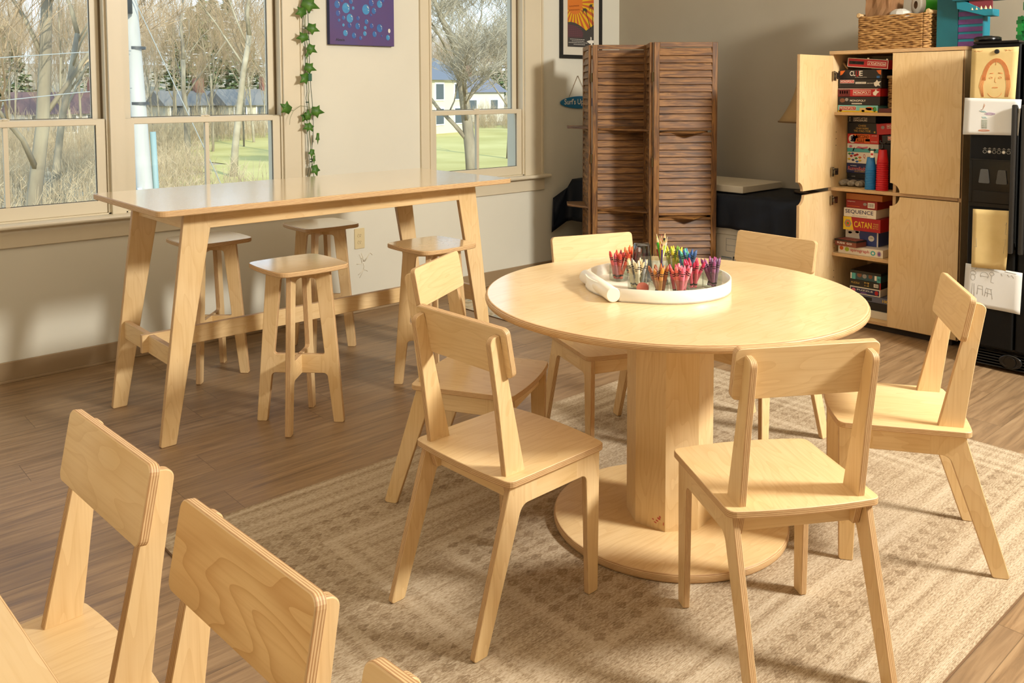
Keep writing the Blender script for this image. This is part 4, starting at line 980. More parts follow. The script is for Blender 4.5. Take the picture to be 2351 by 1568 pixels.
t, p, w, h = g('plain white box lying on the cabinet floor at the bottom', 2.48, 2.212, .0535, .0965, 4.93, .3, 'd5cfc0')

# ================================================================== ON TOP OF THE CABINET
basket('large rectangular wicker basket on top of the birch cabinet', 4.89, 5.20, 2.035, 2.425, 1.622, 1.815, 17)
BAG = m_noise('brown_paper', '7d5636', '96704a', 9, .85)
m = MB(); random.seed(5); rows = []
for j in range(8):
    z = 1.66+j*.05; row = []
    for k in range(28):
        a = 2*PI*k/28; x_ = max(-.085, min(.085, .12*math.cos(a))); y_ = max(-.075, min(.075, .11*math.sin(a)))
        row.append((5.02+x_+random.uniform(-.006, .006), 2.335+y_+random.uniform(-.006, .006), z))
    rows.append(row)
for r_ in rows: m.v += r_
for j in range(7):
    for k in range(28): m.face([j*28+k, j*28+(k+1) % 28, (j+1)*28+(k+1) % 28, (j+1)*28+k], [(0, 0)]*4, 0, False)
tag(m.build('paper_bag', BAG), 'crumpled brown paper bag standing in the left of the large basket', 'bag')
m = MB().lathe([(.0, .0), (.04, .004), (.058, .02), (.062, .05), (.05, .085), (.025, .10), (0, .102)], lambda a, b, c: (4.96+a*.9, 2.215+b*1.1, 1.75+c), 10, cap0=False, cap1=False, sm=False)
tag(m.build('plastic_bag', plain('white_plastic_bag', 'c9c6bd', .4)), 'white crumpled plastic bag in the middle of the large basket', 'bag')
t = thing('paper_towel_roll', 'white paper towel roll in green wrapping lying in the basket', 'paper towel', (4.99, 2.14, 1.87))
A_ = math.radians(-40)
def RM(a, b, c): return (c*math.cos(A_)-a*math.sin(A_), c*math.sin(A_)+a*math.cos(A_), b)
MB().lathe([(.022, 0), (.055, .0), (.056, .003), (.056, .06)], RM, 32, cap0=False, cap1=False).build('roll', plain('tissue_white', 'd5d2c8', .9), t)
MB().lathe([(.0565, .03), (.057, .22), (.02, .225)], RM, 32, cap0=False).build('wrapper', plain('wrapper_green', '3fa52e', .35), t)
MB().lathe([(.022, -.0), (.021, .02)], RM, 20, cap0=False).build('core', plain('core_brown', '6d5238', .9), t)
lbm = MB()
for k in range(6): lbm.box((-.02+k*.006, -.0002, -.012), (-.017+k*.006, 0, .012), M=lambda a, b, c: RM(.0572*math.cos(1.2+a/.057), .0572*math.sin(1.2+a/.057), .07+c+.012))
lbm.build('barcode', CK, t)

# cardboard dinosaur
t = thing('cardboard_sculpture', 'teal and purple painted cardboard toothy creature standing on the cabinet', 'sculpture', (4.93, 1.88, 1.622))
TE = m_noise('teal_card', '0d5a66', '11646f', 6, .6); TEL = plain('teal_card_light', '167e92', .6); PU = m_noise('purple_tape', '5d3472', '6d3f80', 30, .4)
MB().box((0, .008, 0), (.11, .118, .30), bev=.002).build('body', TE, t)
MB().box((.005, -.115, 0), (.11, .006, .30), bev=.002).build('chest', TEL, t)
for z in (.0, .040, .078, .118, .160, .20): MB().box((.001, -.116, z+.002), (.006, .006, z+.027)).build('band', PU, t)
MB().prism([(.03, .30), (.02, .20), (-.12, .155), (-.16, .155), (-.16, .19), (-.10, .195), (-.02, .24)], .10, lambda a, b, c: (-.01+c*.9-.03, a-.02, b), .002, me=0).build('jaw', TEL, t)
MB().box((-.05, -.20, .24), (.08, .02, .34), bev=.003).build('head', TE, t)
tt_ = plain('tooth_cream', 'd9c9a0', .6)
for k in range(5): MB().lathe([(.009, 0), (.0, .03)], lambda a, b, c, k=k: (-.035+a, -.165+k*.022+b, .19+c), 6, cap1=False, sm=False).build('tooth', tt_, t)
MB().box((-.038, -.175, .19), (-.03, -.06, .245)).build('mouth_lining', plain('mouth_maroon', '7a2a36', .6), t)

# ================================================================== ON AND AROUND THE FRIDGE
t = thing('pan_lid', 'round black lid lying on top of the fridge corner', 'lid', (4.70, 1.655, 1.632))
MB().lathe([(.055, 0), (.062, .004), (.062, .02), (.05, .026)], ident, 32).build('disc', BLACK, t)
MB().lathe([(.02, .026), (.02, .03)], ident, 20).build('knob', BLACKM, t)
t = thing('brick_statue', 'green toy brick statue on top of the fridge', 'statue', (4.82, 1.50, 1.617))
GRN = plain('brick_green', '157a32', .3); GR2 = plain('brick_green_dark', '0e5a28', .3); random.seed(12)
def brk(x0, y0, z0, x1, y1, z1, mt):
    m = MB().box((x0, y0, z0), (x1, y1, z1), bev=.001)
    for i in range(int((x1-x0)/.016)):
        for j in range(int((y1-y0)/.016)): m.lathe([(.005, 0), (.005, .004)], lambda a, b, c, i=i, j=j: (x0+.008+i*.016+a, y0+.008+j*.016+b, z1+c), 10)
    m.build('brick', mt, t)
z = 0
for (w_, d_, h_) in [(.085, .06, .02), (.075, .055, .02), (.07, .055, .02), (.07, .05, .02), (.075, .05, .02), (.065, .05, .02), (.05, .04, .02), (.035, .035, .02), (.03, .03, .03), (.045, .035, .015), (.03, .03, .03)]:
    brk(-d_/2, -w_/2, z, d_/2, w_/2, z+h_, random.choice((GRN, GRN, GR2))); z += h_
for k in range(7): brk(-.045, .02+.004*(k % 3), .01+k*.018, -.025, .045+.006*(k % 2), .03+k*.018, random.choice((GRN, GR2)))
for z_ in (.05, .07, .09, .12): MB().box((-.047, -.02, z_), (-.044, .012, z_+.008)).build('white_plate', CW, t)
brk(-.02, .012, .17, .01, .03, .21, GR2)

# papers on the fridge: slightly curled sheets
def sheet(name, label, mat, quad, curl=.004, nx=8, ny=10, off=.003, curlmode=0):
    """quad in (y, z): top-left, top-right, bottom-right, bottom-left as seen"""
    m = MB(); tl, tr, br, bl = quad
    def P(u, v):
        y = (tl[0]*(1-u)+tr[0]*u)*(1-v)+(bl[0]*(1-u)+br[0]*u)*v; z = (tl[1]*(1-u)+tr[1]*u)*(1-v)+(bl[1]*(1-u)+br[1]*u)*v
        d = off+curl*(math.sin(u*PI*2+1)*.3+.3)*v+(curl*2.5*max(0, u-.8)*5*v if curlmode else 0)+(curl*1.5*max(0, .15-v)*6*u if curlmode > 1 else 0)
        return (FX-d, y, z)
    for j in range(ny+1):
        for i in range(nx+1): m.v.append(P(i/nx, j/ny))
    for j in range(ny):
        for i in range(nx): m.face([j*(nx+1)+i, j*(nx+1)+i+1, (j+1)*(nx+1)+i+1, (j+1)*(nx+1)+i], [(0, 0)]*4, 0, True)
    o = m.build(name, mat); o.modifiers.new('thick', 'SOLIDIFY').thickness = .0004
    tag(o, label, 'drawing'); return o, P
def strokes(P, lines, mat, parent, r=.0011, name='pencil_line'):
    m = MB()
    for ln_ in lines: m.tube([Vector(P(u, v))-Vector((.0009, 0, 0)) for u, v in ln_], r, 4)
    return m.build(name, mat, parent)
ORC = plain('orange_crayon', 'd98a52', .9); GRC = plain('grey_pencil', '8b8b88', .9)
o, P = sheet('fridge_drawing', 'tan paper with an orange crayon face drawing, highest on the fridge', TAN, ((1.691, 1.596), (1.478, 1.598), (1.488, 1.33), (1.694, 1.33)), .002)
def arc(cx, cy, rx, ry, a0, a1, n=14): return [(cx+rx*math.cos(a0+(a1-a0)*k/n), cy+ry*math.sin(a0+(a1-a0)*k/n)) for k in range(n+1)]
Ls = []
random.seed(9)
for k in range(8):
    q = k*.009; Ls.append(arc(.55, .62, .22+q*1.3, .36+q, PI*1.02, PI*1.98)); 
for k in range(5): Ls.append([(.33-.02*k, .5), (.28-.02*k, .7), (.31-.01*k, .9)]); Ls.append([(.77+.02*k, .5), (.8+.02*k, .7), (.78+.015*k, .9)])
Ls += [[(.55, .24), (.54, .32)], [(.42, .47), (.5, .46)], [(.42, .475), (.5, .47)], [(.6, .46), (.7, .465)], [(.6, .47), (.7, .475)], arc(.45, .55, .035, .015, 0, 6.2), arc(.65, .55, .035, .015, 0, 6.2), [(.55, .55), (.54, .62), (.57, .64)], arc(.55, .73, .06, .008, 0, 6.2), arc(.55, .79, .16, .12, .3, 2.8)]
Ls += [[(.05, .06), (.08, .04), (.1, .065), (.14, .045), (.18, .06), (.24, .045)], [(.7, .05), (.76, .045), (.73, .07), (.8, .05), (.84, .065), (.88, .05)]]
strokes(P, Ls, ORC, o, .0009, 'crayon_line')
mg = MB().lathe([(.011, 0), (.011, .006), (.009, .008)], lambda a, b, c: (FX-.0035-c, 1.574+a, 1.578+b), 20); tag(mg.build('fridge_magnet', BLACKM), 'round black magnet holding up the orange face drawing', 'magnet')
o, P = sheet('fridge_drawing', 'white paper with faint coloured scribbles, overlapping the orange face drawing', PAPER, ((1.716, 1.352), (1.458, 1.345), (1.462, 1.172), (1.720, 1.168)), .006, off=.008, curlmode=1)
strokes(P, [[(.36+.01*k, .14+.02*k), (.34, .3), (.30+.01*k, .32)] for k in range(3)], plain('brown_pencil', 'b98d74', .9), o, .0006)
strokes(P, [arc(.47, .42, .09, .03, 0, 6.3), arc(.47, .42, .06, .015, 0, 6.3)], plain('mauve_pencil', 'b59ab8', .9), o, .001)
strokes(P, [[(.28+.02*k, .34+.01*(k % 2)), (.33+.02*k, .38)] for k in range(5)]+[[(.33+.02*k, .5), (.36+.02*k, .55)] for k in range(4)], plain('aqua_pencil', '9cc3c6', .9), o, .001)
strokes(P, [[(.33+.015*k, .58), (.335+.015*k, .83)] for k in range(7)]+[[(.33, .6+.05*k), (.43, .6+.05*k)] for k in range(5)], plain('sage_pencil', '9aa79a', .9), o, .0006)
strokes(P, [arc(.38, .88, .1, .012*k, 0, 6.3) for k in (1, 2)], plain('rust_pencil', 'cf8f72', .9), o, .001)
o, P = sheet('fridge_drawing', 'tan paper pinned below the ice dispenser with a curled right edge', TAN, ((1.662, .798), (1.484, .806), (1.497, .512), (1.661, .505)), .007, off=.012, curlmode=2)
strokes(P, [[(.86, .25), (.9, .2), (.88, .4), (.93, .4)], [(.8, .5), (.9, .48), (.9, .6), (.8, .62), (.8, .5)], [(.82, .63), (.88, .62), (.87, .72)], [(.07, .65), (.15, .64)], [(.12, .5), (.13, .64)]], GRC, o, .0005)
o, P = sheet('fridge_drawing', 'white paper with pencil doodles, lowest on the fridge door', PAPER, ((1.692, .519), (1.432, .508), (1.434, .306), (1.699, .308)), .004, off=.004, curlmode=1)
Dd = [arc(.15, .2, .05, .05, 0, 6.3), [(.12, .12), (.11, .06)], [(.18, .12), (.2, .07)], arc(.15, .3, .04, .08, 0, 6.3), arc(.35, .22, .07, .08, 2.5, 7), [(.28, .24), (.42, .24)], arc(.48, .15, .04, .04, 0, 6.3), [(.48, .2), (.47, .35), (.52, .36)], [(.15, .45), (.14, .75)], [(.18, .45), (.19, .75)], [(.13, .76), (.21, .77)],
      [(.25, .48), (.24, .7)], [(.25, .48), (.33, .48), (.34, .7)], [(.25, .56), (.33, .56)], [(.4, .5), (.37, .72)], [(.4, .52), (.5, .53)], [(.48, .52), (.51, .76)], [(.43, .53), (.42, .72)], [(.38, .62), (.5, .64)],
      [(.4, .05), (.6, .08)], [(.64, .1), (.66, .16)], [(.75, .1), (.78, .15), (.82, .1), (.86, .16)], [(.7, .04), (.9, .05)]]
strokes(P, Dd, GRC, o, .0006)

# ================================================================== TRAY, JARS, CRAYONS
TZ_ = .7575; TC = Vector((2.218, 1.762)); TR = .234
HA, HB = Vector((1.954, 1.719)), Vector((2.087, 1.958)); HR = .0225
t = thing('serving_tray', 'round white enamel tray with a cylindrical handle on the round table', 'tray', (TC.x, TC.y, TZ_))
def hull(pts):
    pts = sorted(set(pts)); lo = []; hi = []
    cr_ = lambda o, a, b: (a[0]-o[0])*(b[1]-o[1])-(a[1]-o[1])*(b[0]-o[0])
    for p in pts:
        while len(lo) > 1 and cr_(lo[-2], lo[-1], p) <= 0: lo.pop()
        lo.append(p)
    for p in reversed(pts):
        while len(hi) > 1 and cr_(hi[-2], hi[-1], p) <= 0: hi.pop()
        hi.append(p)
    return lo[:-1]+hi[:-1]
ha, hb = HA-TC, HB-TC
ax_ = (hb-ha).normalized(); nn_ = Vector((ax_.y, -ax_.x)); nn_ = nn_ if nn_.dot(-(ha+hb)) > 0 else -nn_
e1, e2 = ha+nn_*HR, hb+nn_*HR
def trayloop(r, k=0):
    cp_ = [(r*math.cos(2*PI*i/96), r*math.sin(2*PI*i/96)) for i in range(96)]
    return hull(cp_+[tuple(e1+ax_*k), tuple(e2-ax_*k)])
ol = trayloop(TR); il = trayloop(TR-.004, .004)
m = MB(); WH = .040
m.prism(ol, .004, ident, 0, me=0)
# wall as strips
def wallring(o_, i_, z0, z1):
    n = len(o_); b = len(m.v)
    from_ = lambda p: min(range(len(i_)), key=lambda k: (i_[k][0]-p[0])**2+(i_[k][1]-p[1])**2)
    inn = [i_[from_(p)] for p in o_]
    for p, q in zip(o_, inn):
        m.v.extend([(p[0], p[1], z0), (p[0], p[1], z1), (q[0], q[1], z1), (q[0], q[1], z0)])
    for k in range(n):
        j = (k+1) % n
        for a, c in ((0, 1), (1, 2), (2, 3)): m.face([b+k*4+a, b+j*4+a, b+j*4+c, b+k*4+c], [(0, 0)]*4, 0, a != 1)
wallring(ol, il, .0, WH)
m.build('tray_body', WHITE, t)
hc = MB(); L0 = (hb-ha).length
def HM_(a, b, c): p = ha+ax_*c+nn_*a; return (p.x, p.y, HR+b)
hc.lathe([(HR-.002, 0), (HR, .002), (HR, L0-.002), (HR-.002, L0)], HM_, 40); hc.build('handle', WHITE, t)

def jar(x, y, label, r=.031, h=.055):
    o = MB(); z0 = TZ_+.0045
    pr = [(r*.86, 0), (r*.98, .003), (r, .010), (r, h*.66), (r*.97, h*.72), (r*1.0, h*.77), (r*.97, h*.82), (r*1.0, h*.88), (r*.96, h)]
    o.lathe(pr, ident, 36, 0, True, False)
    ob = o.build('glass_jar', JARG); ob.location = (x, y, z0); tag(ob, label, 'jar'); return ob
WB = plain('wrapper_black', '1d1a1a', .6)
bm_ = MB(); bm_.lathe([(.0050, 0), (.0050, .081), (.0044, .082), (.0018, .0915), (.0004, .0922)], ident, 10, 0, True, True)
wr_ = MB(); wr_.lathe([(.0054, .004), (.0054, .074)], ident, 10, 0, False, False)
for z in (.008, .0635, .0695): wr_.lathe([(.0056, z), (.0056, z+(.0026 if z > .01 else .006))], ident, 10, 1, False, False)
cm, wm = bm_.mesh('crayon', OC), wr_.mesh('wrapper', [OCW, WB])
c0 = link('crayon', cm); link('wrapper', wm, c0)
first = [True]
def srgb(h): return lin(h)
def fill(jx, jy, n, cols, label, group, spread=.017, lean=.30, up=1.0, seed=0, zlift=0, toward=None):
    rnd = random.Random(seed)
    for i in range(n):
        a = 2*PI*i/n+rnd.uniform(-.3, .3); rim = rnd.uniform(.013, .0245) if i % 3 else rnd.uniform(.0, .012); rb_ = rim-rnd.uniform(.006, .022)
        base = Vector((jx+rb_*math.cos(a), jy+rb_*math.sin(a), TZ_+.0115+zlift))
        d = Vector(((rim-rb_)*math.cos(a), (rim-rb_)*math.sin(a), .046)).normalized()
        if first[0]: o = c0; first[0] = False
        else: o = dup(c0)
        o.location = base; o.rotation_mode = 'QUATERNION'; o.rotation_quaternion = Vector((0, 0, 1)).rotation_difference(d)
        o['label'] = label; o['category'] = 'crayon'; o['group'] = group
        c = srgb(rnd.choice(cols)); o.color = c
        for ch in o.children: ch.color = c
JS = [('J1', 2.184, 1.899, 'glass jar of red and orange crayons beside the handle of the tray', ['c23b2c', 'd9512f', 'b8342f', 'cf4a38', 'a93a4a', 'dd6038'], 'red or orange crayon in the jar nearest the tray handle', 13),
      ('J2', 2.127, 1.77, 'glass jar of cream and white crayons, second from the left in the tray', ['e0cc9c', 'd9c08a', 'e8dcc0', 'cbb98f', '8a8a88', 'd8c7a4'], 'cream or grey crayon in the jar left of the brown ones', 12),
      ('J3', 2.286, 1.925, 'glass jar of orange crayons behind the upturned grey tumbler', ['e0561f', 'd9662a', 'e8743a', 'd94a22'], 'bright orange crayon in the jar behind the upturned tumbler', 10),
      ('J5', 2.103, 1.666, 'glass jar of brown crayons at the front centre of the tray', ['a85f2a', 'b5713a', '8a4a24', 'c27b35', 'd08a2a', 'b0622c'], 'brown or ochre crayon in the front centre jar', 12),
      ('J6', 2.151, 1.621, 'glass jar of pink crayons at the front right of the tray', ['e0607a', 'e8768a', 'd94f6a', 'e88a8a', 'e56a5a', 'f0a0a8'], 'pink crayon in the jar right of the brown crayons', 12),
      ('J7', 2.263, 1.652, 'glass jar of magenta crayons between the pink and the purple ones', ['c2254e', 'd0305f', 'b81f4a', 'd8405a', 'c92f6a'], 'magenta crayon in the jar between the pink and purple ones', 10),
      ('J8', 2.392, 1.827, 'glass jar of green and yellow crayons behind the coloured pencils', ['8fb52a', 'c9c21f', '6fa028', 'd8c830', '5a9a3a'], 'green or yellow crayon behind the coloured pencils', 12),
      ('J9', 2.382, 1.761, 'glass jar of blue and turquoise crayons at the back right of the tray', ['2a8fb5', '1f4f8f', '3a78a8', '4fa89a', '274a7a', '58b8a0'], 'blue or turquoise crayon at the back right of the tray', 11),
      ('J10', 2.323, 1.623, 'glass jar of purple crayons, rightmost in the tray', ['8a3f6e', '733a6a', '9a4f80', '5f3460', 'a2407a', '6a4a6a'], 'purple crayon in the rightmost jar', 11)]
for k, (nm, x, y, lb, cols, cl, n) in enumerate(JS):
    jar(x, y, lb); fill(x, y, n, cols, cl, cl.replace('crayon', 'crayons', 1), seed=11+k)
jar(2.252, 1.773, 'taller glass jar of coloured pencils standing in the middle of the tray', .036, .092)
# pencils
pb = MB(); pb.lathe([(.0037, 0), (.0037, .128)], ident, 6, 0, True, False, False)
pt = MB(); pt.lathe([(.0037, .128), (.0011, .142)], ident, 8, 0, False, False); pt.lathe([(.0011, .142), (.0002, .147)], ident, 8, 1, False, True)
pm_ = pb.mesh('pencil', OC); ptm = pt.mesh('pencil_tip', [plain('pencil_wood', 'd9b98a', .7), OC])
p0 = link('pencil', pm_); link('pencil_tip', ptm, p0)
PEN = [('green', '3fae2e', -.20, -.12, .012), ('cream', 'e0cfae', -.17, .02, .02), ('yellow', 'e8c21f', -.05, .08, .005), ('red', 'c9331f', .02, .12, .012), ('black', '1a1a1c', .12, .02, .03), ('orange', 'd9661f', .10, .16, .004), ('dark yellow', 'd9a81f', .18, .10, .006), ('white', 'e5ddc8', .22, .0, .006),
       ('gold', 'd0a02a', -.10, -.22, -.022), ('blue', '2a4a8f', -.28, .10, -.026), ('light yellow', 'e8d05a', .05, -.18, -.010), ('lime', '8fc22e', .14, -.08, -.012), ('violet', '5a3a8a', .0, -.26, -.032), ('pink', 'e05f6a', -.02, -.08, -.006), ('maroon', '8a2a2a', -.3, -.04, -.03)]
fr_ = True
Fh = Vector((fwd.x, fwd.y)).normalized(); Rh = Vector((rgt.x, rgt.y))
for nm, col, lr, fb, dz in PEN:
    o = p0 if fr_ else dup(p0); fr_ = False
    q = Rh*lr+Fh*fb
    base = Vector((2.252-q.x*.06, 1.773-q.y*.06, TZ_+.0115)); d = Vector((q.x*1.0, q.y*1.0, 1)).normalized()
    o.location = base; o.rotation_mode = 'QUATERNION'; o.rotation_quaternion = Vector((0, 0, 1)).rotation_difference(d); o.scale = (1, 1, 1+dz*4.2)
    o.color = srgb(col); [setattr(c, 'color', srgb(col)) for c in o.children]
    tag(o, '%s pencil in the tall jar in the middle of the tray' % nm, 'pencil', 'coloured pencils')
o = MB().lathe([(.0385, .0), (.0375, .006), (.030, .095), (.028, .118), (.024, .124), (.001, .124)], ident, 32, 0, False, False).build('tumbler', CUPG); o.location = (2.245, 1.85, TZ_+.0045)
tag(o, 'grey transparent plastic tumbler standing upside down among the crayon jars', 'tumbler')
m = MB(); m.lathe([(0, -.008), (.012, -.0075), (.019, -.004), (.0205, 0), (.019, .004), (.012, .0075), (0, .008)], lambda a, b, c: (a, c, b*.85), 28, 0, False, False)
o = m.build('eraser', m_noise('pink_eraser', 'd98573', 'c96f60', 60, .8)); o.location = (2.088, 1.716, TZ_+.024); o.rotation_euler = (math.radians(-18), 0, math.radians(-30))
tag(o, 'round pink eraser leaning inside the near edge of the tray', 'eraser')

# ================================================================== WALL ART
def wallface(x0, x1, z0, z1, y): return [(x0, z0), (x1, z0), (x1, z1), (x0, z1)]
t = thing('canvas_painting', 'purple canvas painting of blue bubbles between the windows', 'painting', (2.93, YA, 1.95))
PC = m_noise('purple_paint', '563a6c', '4a3f7a', 5, .6); DE = plain('canvas_edge_blue', '2a2f5c', .7)
X0c, X1c, Z0c, Z1c = 2.70, 3.166, 1.678, 2.24
MB().prism([(X0c-2.93, Z0c-1.95), (X1c-2.93, Z0c-1.95), (X1c-2.93, Z1c-1.95), (X0c-2.93, Z1c-1.95)], .032, lambda a, b, c: (a, -.001-c, b), .001).build('canvas', [PC, DE], t)
BUB = [(2.748,1.921,.0207),(2.809,1.902,.0282),(2.781,1.948,.0113),(2.844,1.945,.0141),(2.859,1.905,.0094),(2.753,1.868,.016),(2.791,1.842,.0117),(2.835,1.841,.0244),(2.893,1.845,.0122),(2.759,1.826,.0085),(2.789,1.798,.0085),(2.832,1.798,.0141),(2.89,1.796,.0179),(2.951,1.901,.0282),(2.991,1.945,.0188),(3.009,1.896,.0169),(3.052,1.941,.0207),(2.987,1.869,.0075),(2.954,1.826,.0141),(2.944,1.788,.0103),(2.991,1.802,.0147),(3.05,1.79,.0226),(3.112,1.733,.015),(3.064,1.742,.0056),(3.012,1.751,.016),(2.941,1.752,.0132),(2.91,1.723,.0113),(2.863,1.737,.016),(2.802,1.75,.0169),(3.076,1.966,.0113)]
random.seed(2)
for i in range(24): BUB.append((random.uniform(2.74, 3.12), random.uniform(1.99, 2.20), random.uniform(.008, .025)))
b1 = [m_noise('bubble_blue_%d' % i, a, b, 30, .5) for i, (a, b) in enumerate((('1f4f96', '2a6fae'), ('2f7ab5', '3a8fbf'), ('26418f', '2d58a0')))]
mb_ = [MB() for _ in range(3)]; hl = MB()
for i, (x, z, r) in enumerate(BUB):
    x += .006; d = .0336+.00003*i
    q = [(x-2.93+r*.95*math.cos(k*PI/12), z-1.95+r*1.12*math.sin(k*PI/12)) for k in range(24)]
    mb_[i % 3].poly(q, lambda a, b, c, d=d: (a, -d, b))
    hlp = []; n = 7
    for k in range(n): th = math.radians(75-65*k/(n-1)); hlp.append((x-2.93+r*.72*math.cos(th), z-1.95+r*.85*math.sin(th)))
    for k in reversed(range(n)): th = math.radians(75-65*k/(n-1)); hlp.append((x-2.93+r*(.72-.18*math.sin(PI*k/(n-1)))*math.cos(th), z-1.95+r*(.85-.2*math.sin(PI*k/(n-1)))*math.sin(th)))
    hl.poly(hlp, lambda a, b, c: (a, -.036, b)); hl.poly([(x-2.93+r*.6+r*.1*math.cos(k), z-1.95-r*.15+r*.12*math.sin(k)) for k in range(6)], lambda a, b, c: (a, -.036, b))
pp = plain('bubble_white', 'd7d2c8', .5); hl.poly([(3.127-2.93+.009*math.cos(k*PI/8), 1.776-1.95+.014*math.sin(k*PI/8)) for k in range(16)], lambda a, b, c: (a, -.036, b))
for k in range(3): mb_[k].build('painted_bubbles', b1[k], t, recalc=False, kind='stuff')
hl.build('painted_highlights', pp, t, recalc=False, kind='stuff')
text('Alexis', (.062, .016), CK, (2.74-2.93, -.0335, 1.70-1.95), (1, 0, 0), TZ, t, 'signature')

t = thing('framed_poster', 'black framed sunburst poster with palms on the wall beside the corner', 'poster', (4.92, YA, 1.9))
Fx0, Fx1, Fz0, Fz1 = 4.690, 5.155, 1.640, 2.26; W0 = lambda d: (lambda a, b, c: (a-4.92, -d-c, b-1.9))
f = MB(); fw_ = .026
f.prism([(Fx0, Fz0), (Fx1, Fz0), (Fx1-fw_, Fz0+fw_), (Fx0+fw_, Fz0+fw_)], .02, W0(.001), .001, me=0).prism([(Fx0, Fz1), (Fx1, Fz1), (Fx1-fw_, Fz1-fw_), (Fx0+fw_, Fz1-fw_)], .02, W0(.001), .001, me=0)
f.prism([(Fx0, Fz0), (Fx0+fw_, Fz0+fw_), (Fx0+fw_, Fz1-fw_), (Fx0, Fz1)], .02, W0(.001), .001, me=0).prism([(Fx1, Fz0), (Fx1-fw_, Fz0+fw_), (Fx1-fw_, Fz1-fw_), (Fx1, Fz1)], .02, W0(.001), .001, me=0)
f.build('frame', BLACKM, t)
MB().prism(wallface(Fx0+.01, Fx1-.01, Fz0+.01, Fz1-.01, 0), .006, W0(.001), 0, me=0).build('mat_board', plain('mat_board', 'd6cfbf', .8), t)
px0, px1, pz0, pz1 = 4.775, 5.068, 1.728, 2.18
YE = plain('poster_yellow', 'd9ae16', .6); OR = plain('poster_red_orange', 'bf5a26', .6); SU = plain('poster_sun', 'cf7322', .6); HI = plain('poster_dusk', '3f3b38', .6); HI2 = plain('poster_maroon', '55343a', .6)
MB().prism(wallface(px0, px1, pz0, pz1, 0), .0006, W0(.0072), 0, me=0).build('print', YE, t)
sc_ = (4.852, 2.065); ry = MB()
for k in range(26):
    a0 = 2*PI*k/26+.05; a1 = a0+2*PI/52*.95; R = .6; tri = []
    for s in range(7):
        pass
    p1 = (sc_[0]+R*math.cos(a0), sc_[1]+R*math.sin(a0)); p2 = (sc_[0]+R*math.cos(a1), sc_[1]+R*math.sin(a1))
    # clip triangle to print rectangle
    def clip(P, f, g):
        o_ = []
        for i in range(len(P)):
            A, B = P[i-1], P[i]; fa, fb = f(A), f(B)
            if (fa >= 0) != (fb >= 0): s = fa/(fa-fb); o_.append((A[0]+(B[0]-A[0])*s, A[1]+(B[1]-A[1])*s))
            if fb >= 0: o_.append(B)
        return o_
    P = [sc_, p1, p2]
    for fn in (lambda q: q[0]-px0, lambda q: px1-q[0], lambda q: q[1]-pz0, lambda q: pz1-q[1]):
        if P: P = clip(P, fn, None)
    if len(P) > 2: ry.poly(P, W0(.0081))
ry.build('sun_rays', OR, t, recalc=False)
MB().poly([(sc_[0]+.088*math.cos(k*PI/20), min(pz1, sc_[1]+.088*math.sin(k*PI/20))) if sc_[0]+.088*math.cos(k*PI/20) > px0 else (px0, sc_[1]+.088*math.sin(k*PI/20)) for k in range(40)], W0(.0084)).build('sun_disc', SU, t, recalc=False)
MB().poly([(px0, pz0), (px1, pz0), (px1, 1.905), (5.03, 1.885), (4.98, 1.858), (4.95, 1.875), (4.91, 1.895), (4.86, 1.912), (4.81, 1.918), (px0, 1.915)], W0(.0087)).build('hill', HI, t, recalc=False)
MB().poly([(px0, 1.80), (4.94, 1.80), (4.95, 1.84), (4.91, 1.87), (4.84, 1.895), (px0, 1.90)], W0(.0089)).build('maroon_text_field', HI2, t, recalc=False)
for (bx_, bz_, tx, tz_) in ((5.03, 1.87, 4.965, 2.02), (5.055, 1.89, 5.04, 2.055)):
    pl_ = MB(); pl_.tube([(bx_-4.92, -.0095, bz_-1.9), ((bx_+tx)/2-4.92+.006, -.0095, (bz_+tz_)/2-1.9), (tx-4.92, -.0095, tz_-1.9)], .003, 5, r1=.0016)
    for k in range(9):
        a = math.radians(-40+k*33); l = .036; pts_ = [(tx-4.92+l*f_*math.cos(a), -.0095, tz_-1.9+l*f_*math.sin(a)*.8-.018*f_*f_) for f_ in (0, .4, .75, 1)]
        if all(px0-4.92 < q[0] < px1-4.92 for q in pts_): pl_.tube(pts_, .0045, 4, r1=.0008)
    pl_.build('palm', HI, t)
sw = MB(); sw.poly([(4.985, 1.775), (5.02, 1.785), (5.066, 1.785), (5.066, 1.765), (5.02, 1.757)], W0(.0092)); sw.poly([(5.026, 1.73), (5.034, 1.76), (5.030, 1.79), (5.028, 1.808), (5.036, 1.812), (5.042, 1.805), (5.04, 1.79), (5.052, 1.76), (5.05, 1.73), (5.044, 1.75), (5.038, 1.73)], W0(.0093)); sw.build('surfer_silhouette', CW, t, recalc=False)
tl_ = MB(); random.seed(4)
for k in range(6):
    for j in range(7): x_ = 4.79+j*.021; tl_.poly([(x_, 1.885-k*.014), (x_+.016, 1.885-k*.014), (x_+.016, 1.888-k*.014), (x_, 1.888-k*.014)], W0(.0092))
tl_.build('faded_text_lines', plain('poster_text_maroon', '6e4650', .7), t, recalc=False)
tl_ = MB()
for k, (a, b_) in enumerate(((4.80, 4.96), (4.82, 4.95), (4.785, 4.99), (4.84, 4.95))):
    x_ = a
    while x_ < b_: w_ = random.uniform(.006, .018); tl_.poly([(x_, 1.785-k*.013), (x_+w_, 1.785-k*.013), (x_+w_, 1.789-k*.013), (x_, 1.789-k*.013)], W0(.0092)); x_ += w_+.004
tl_.build('small_print', plain('poster_text_white', 'cfcac0', .7), t, recalc=False)
sq = MB()
for z_, a, b_ in ((2.035, 4.79, 4.90), (2.005, 4.785, 4.905)):
    sq.tube([(a+(b_-a)*k/30-4.92, -.0092, z_-1.9+.006*math.sin(k*1.7)+.012*k/30) for k in range(31)], .0012, 4)
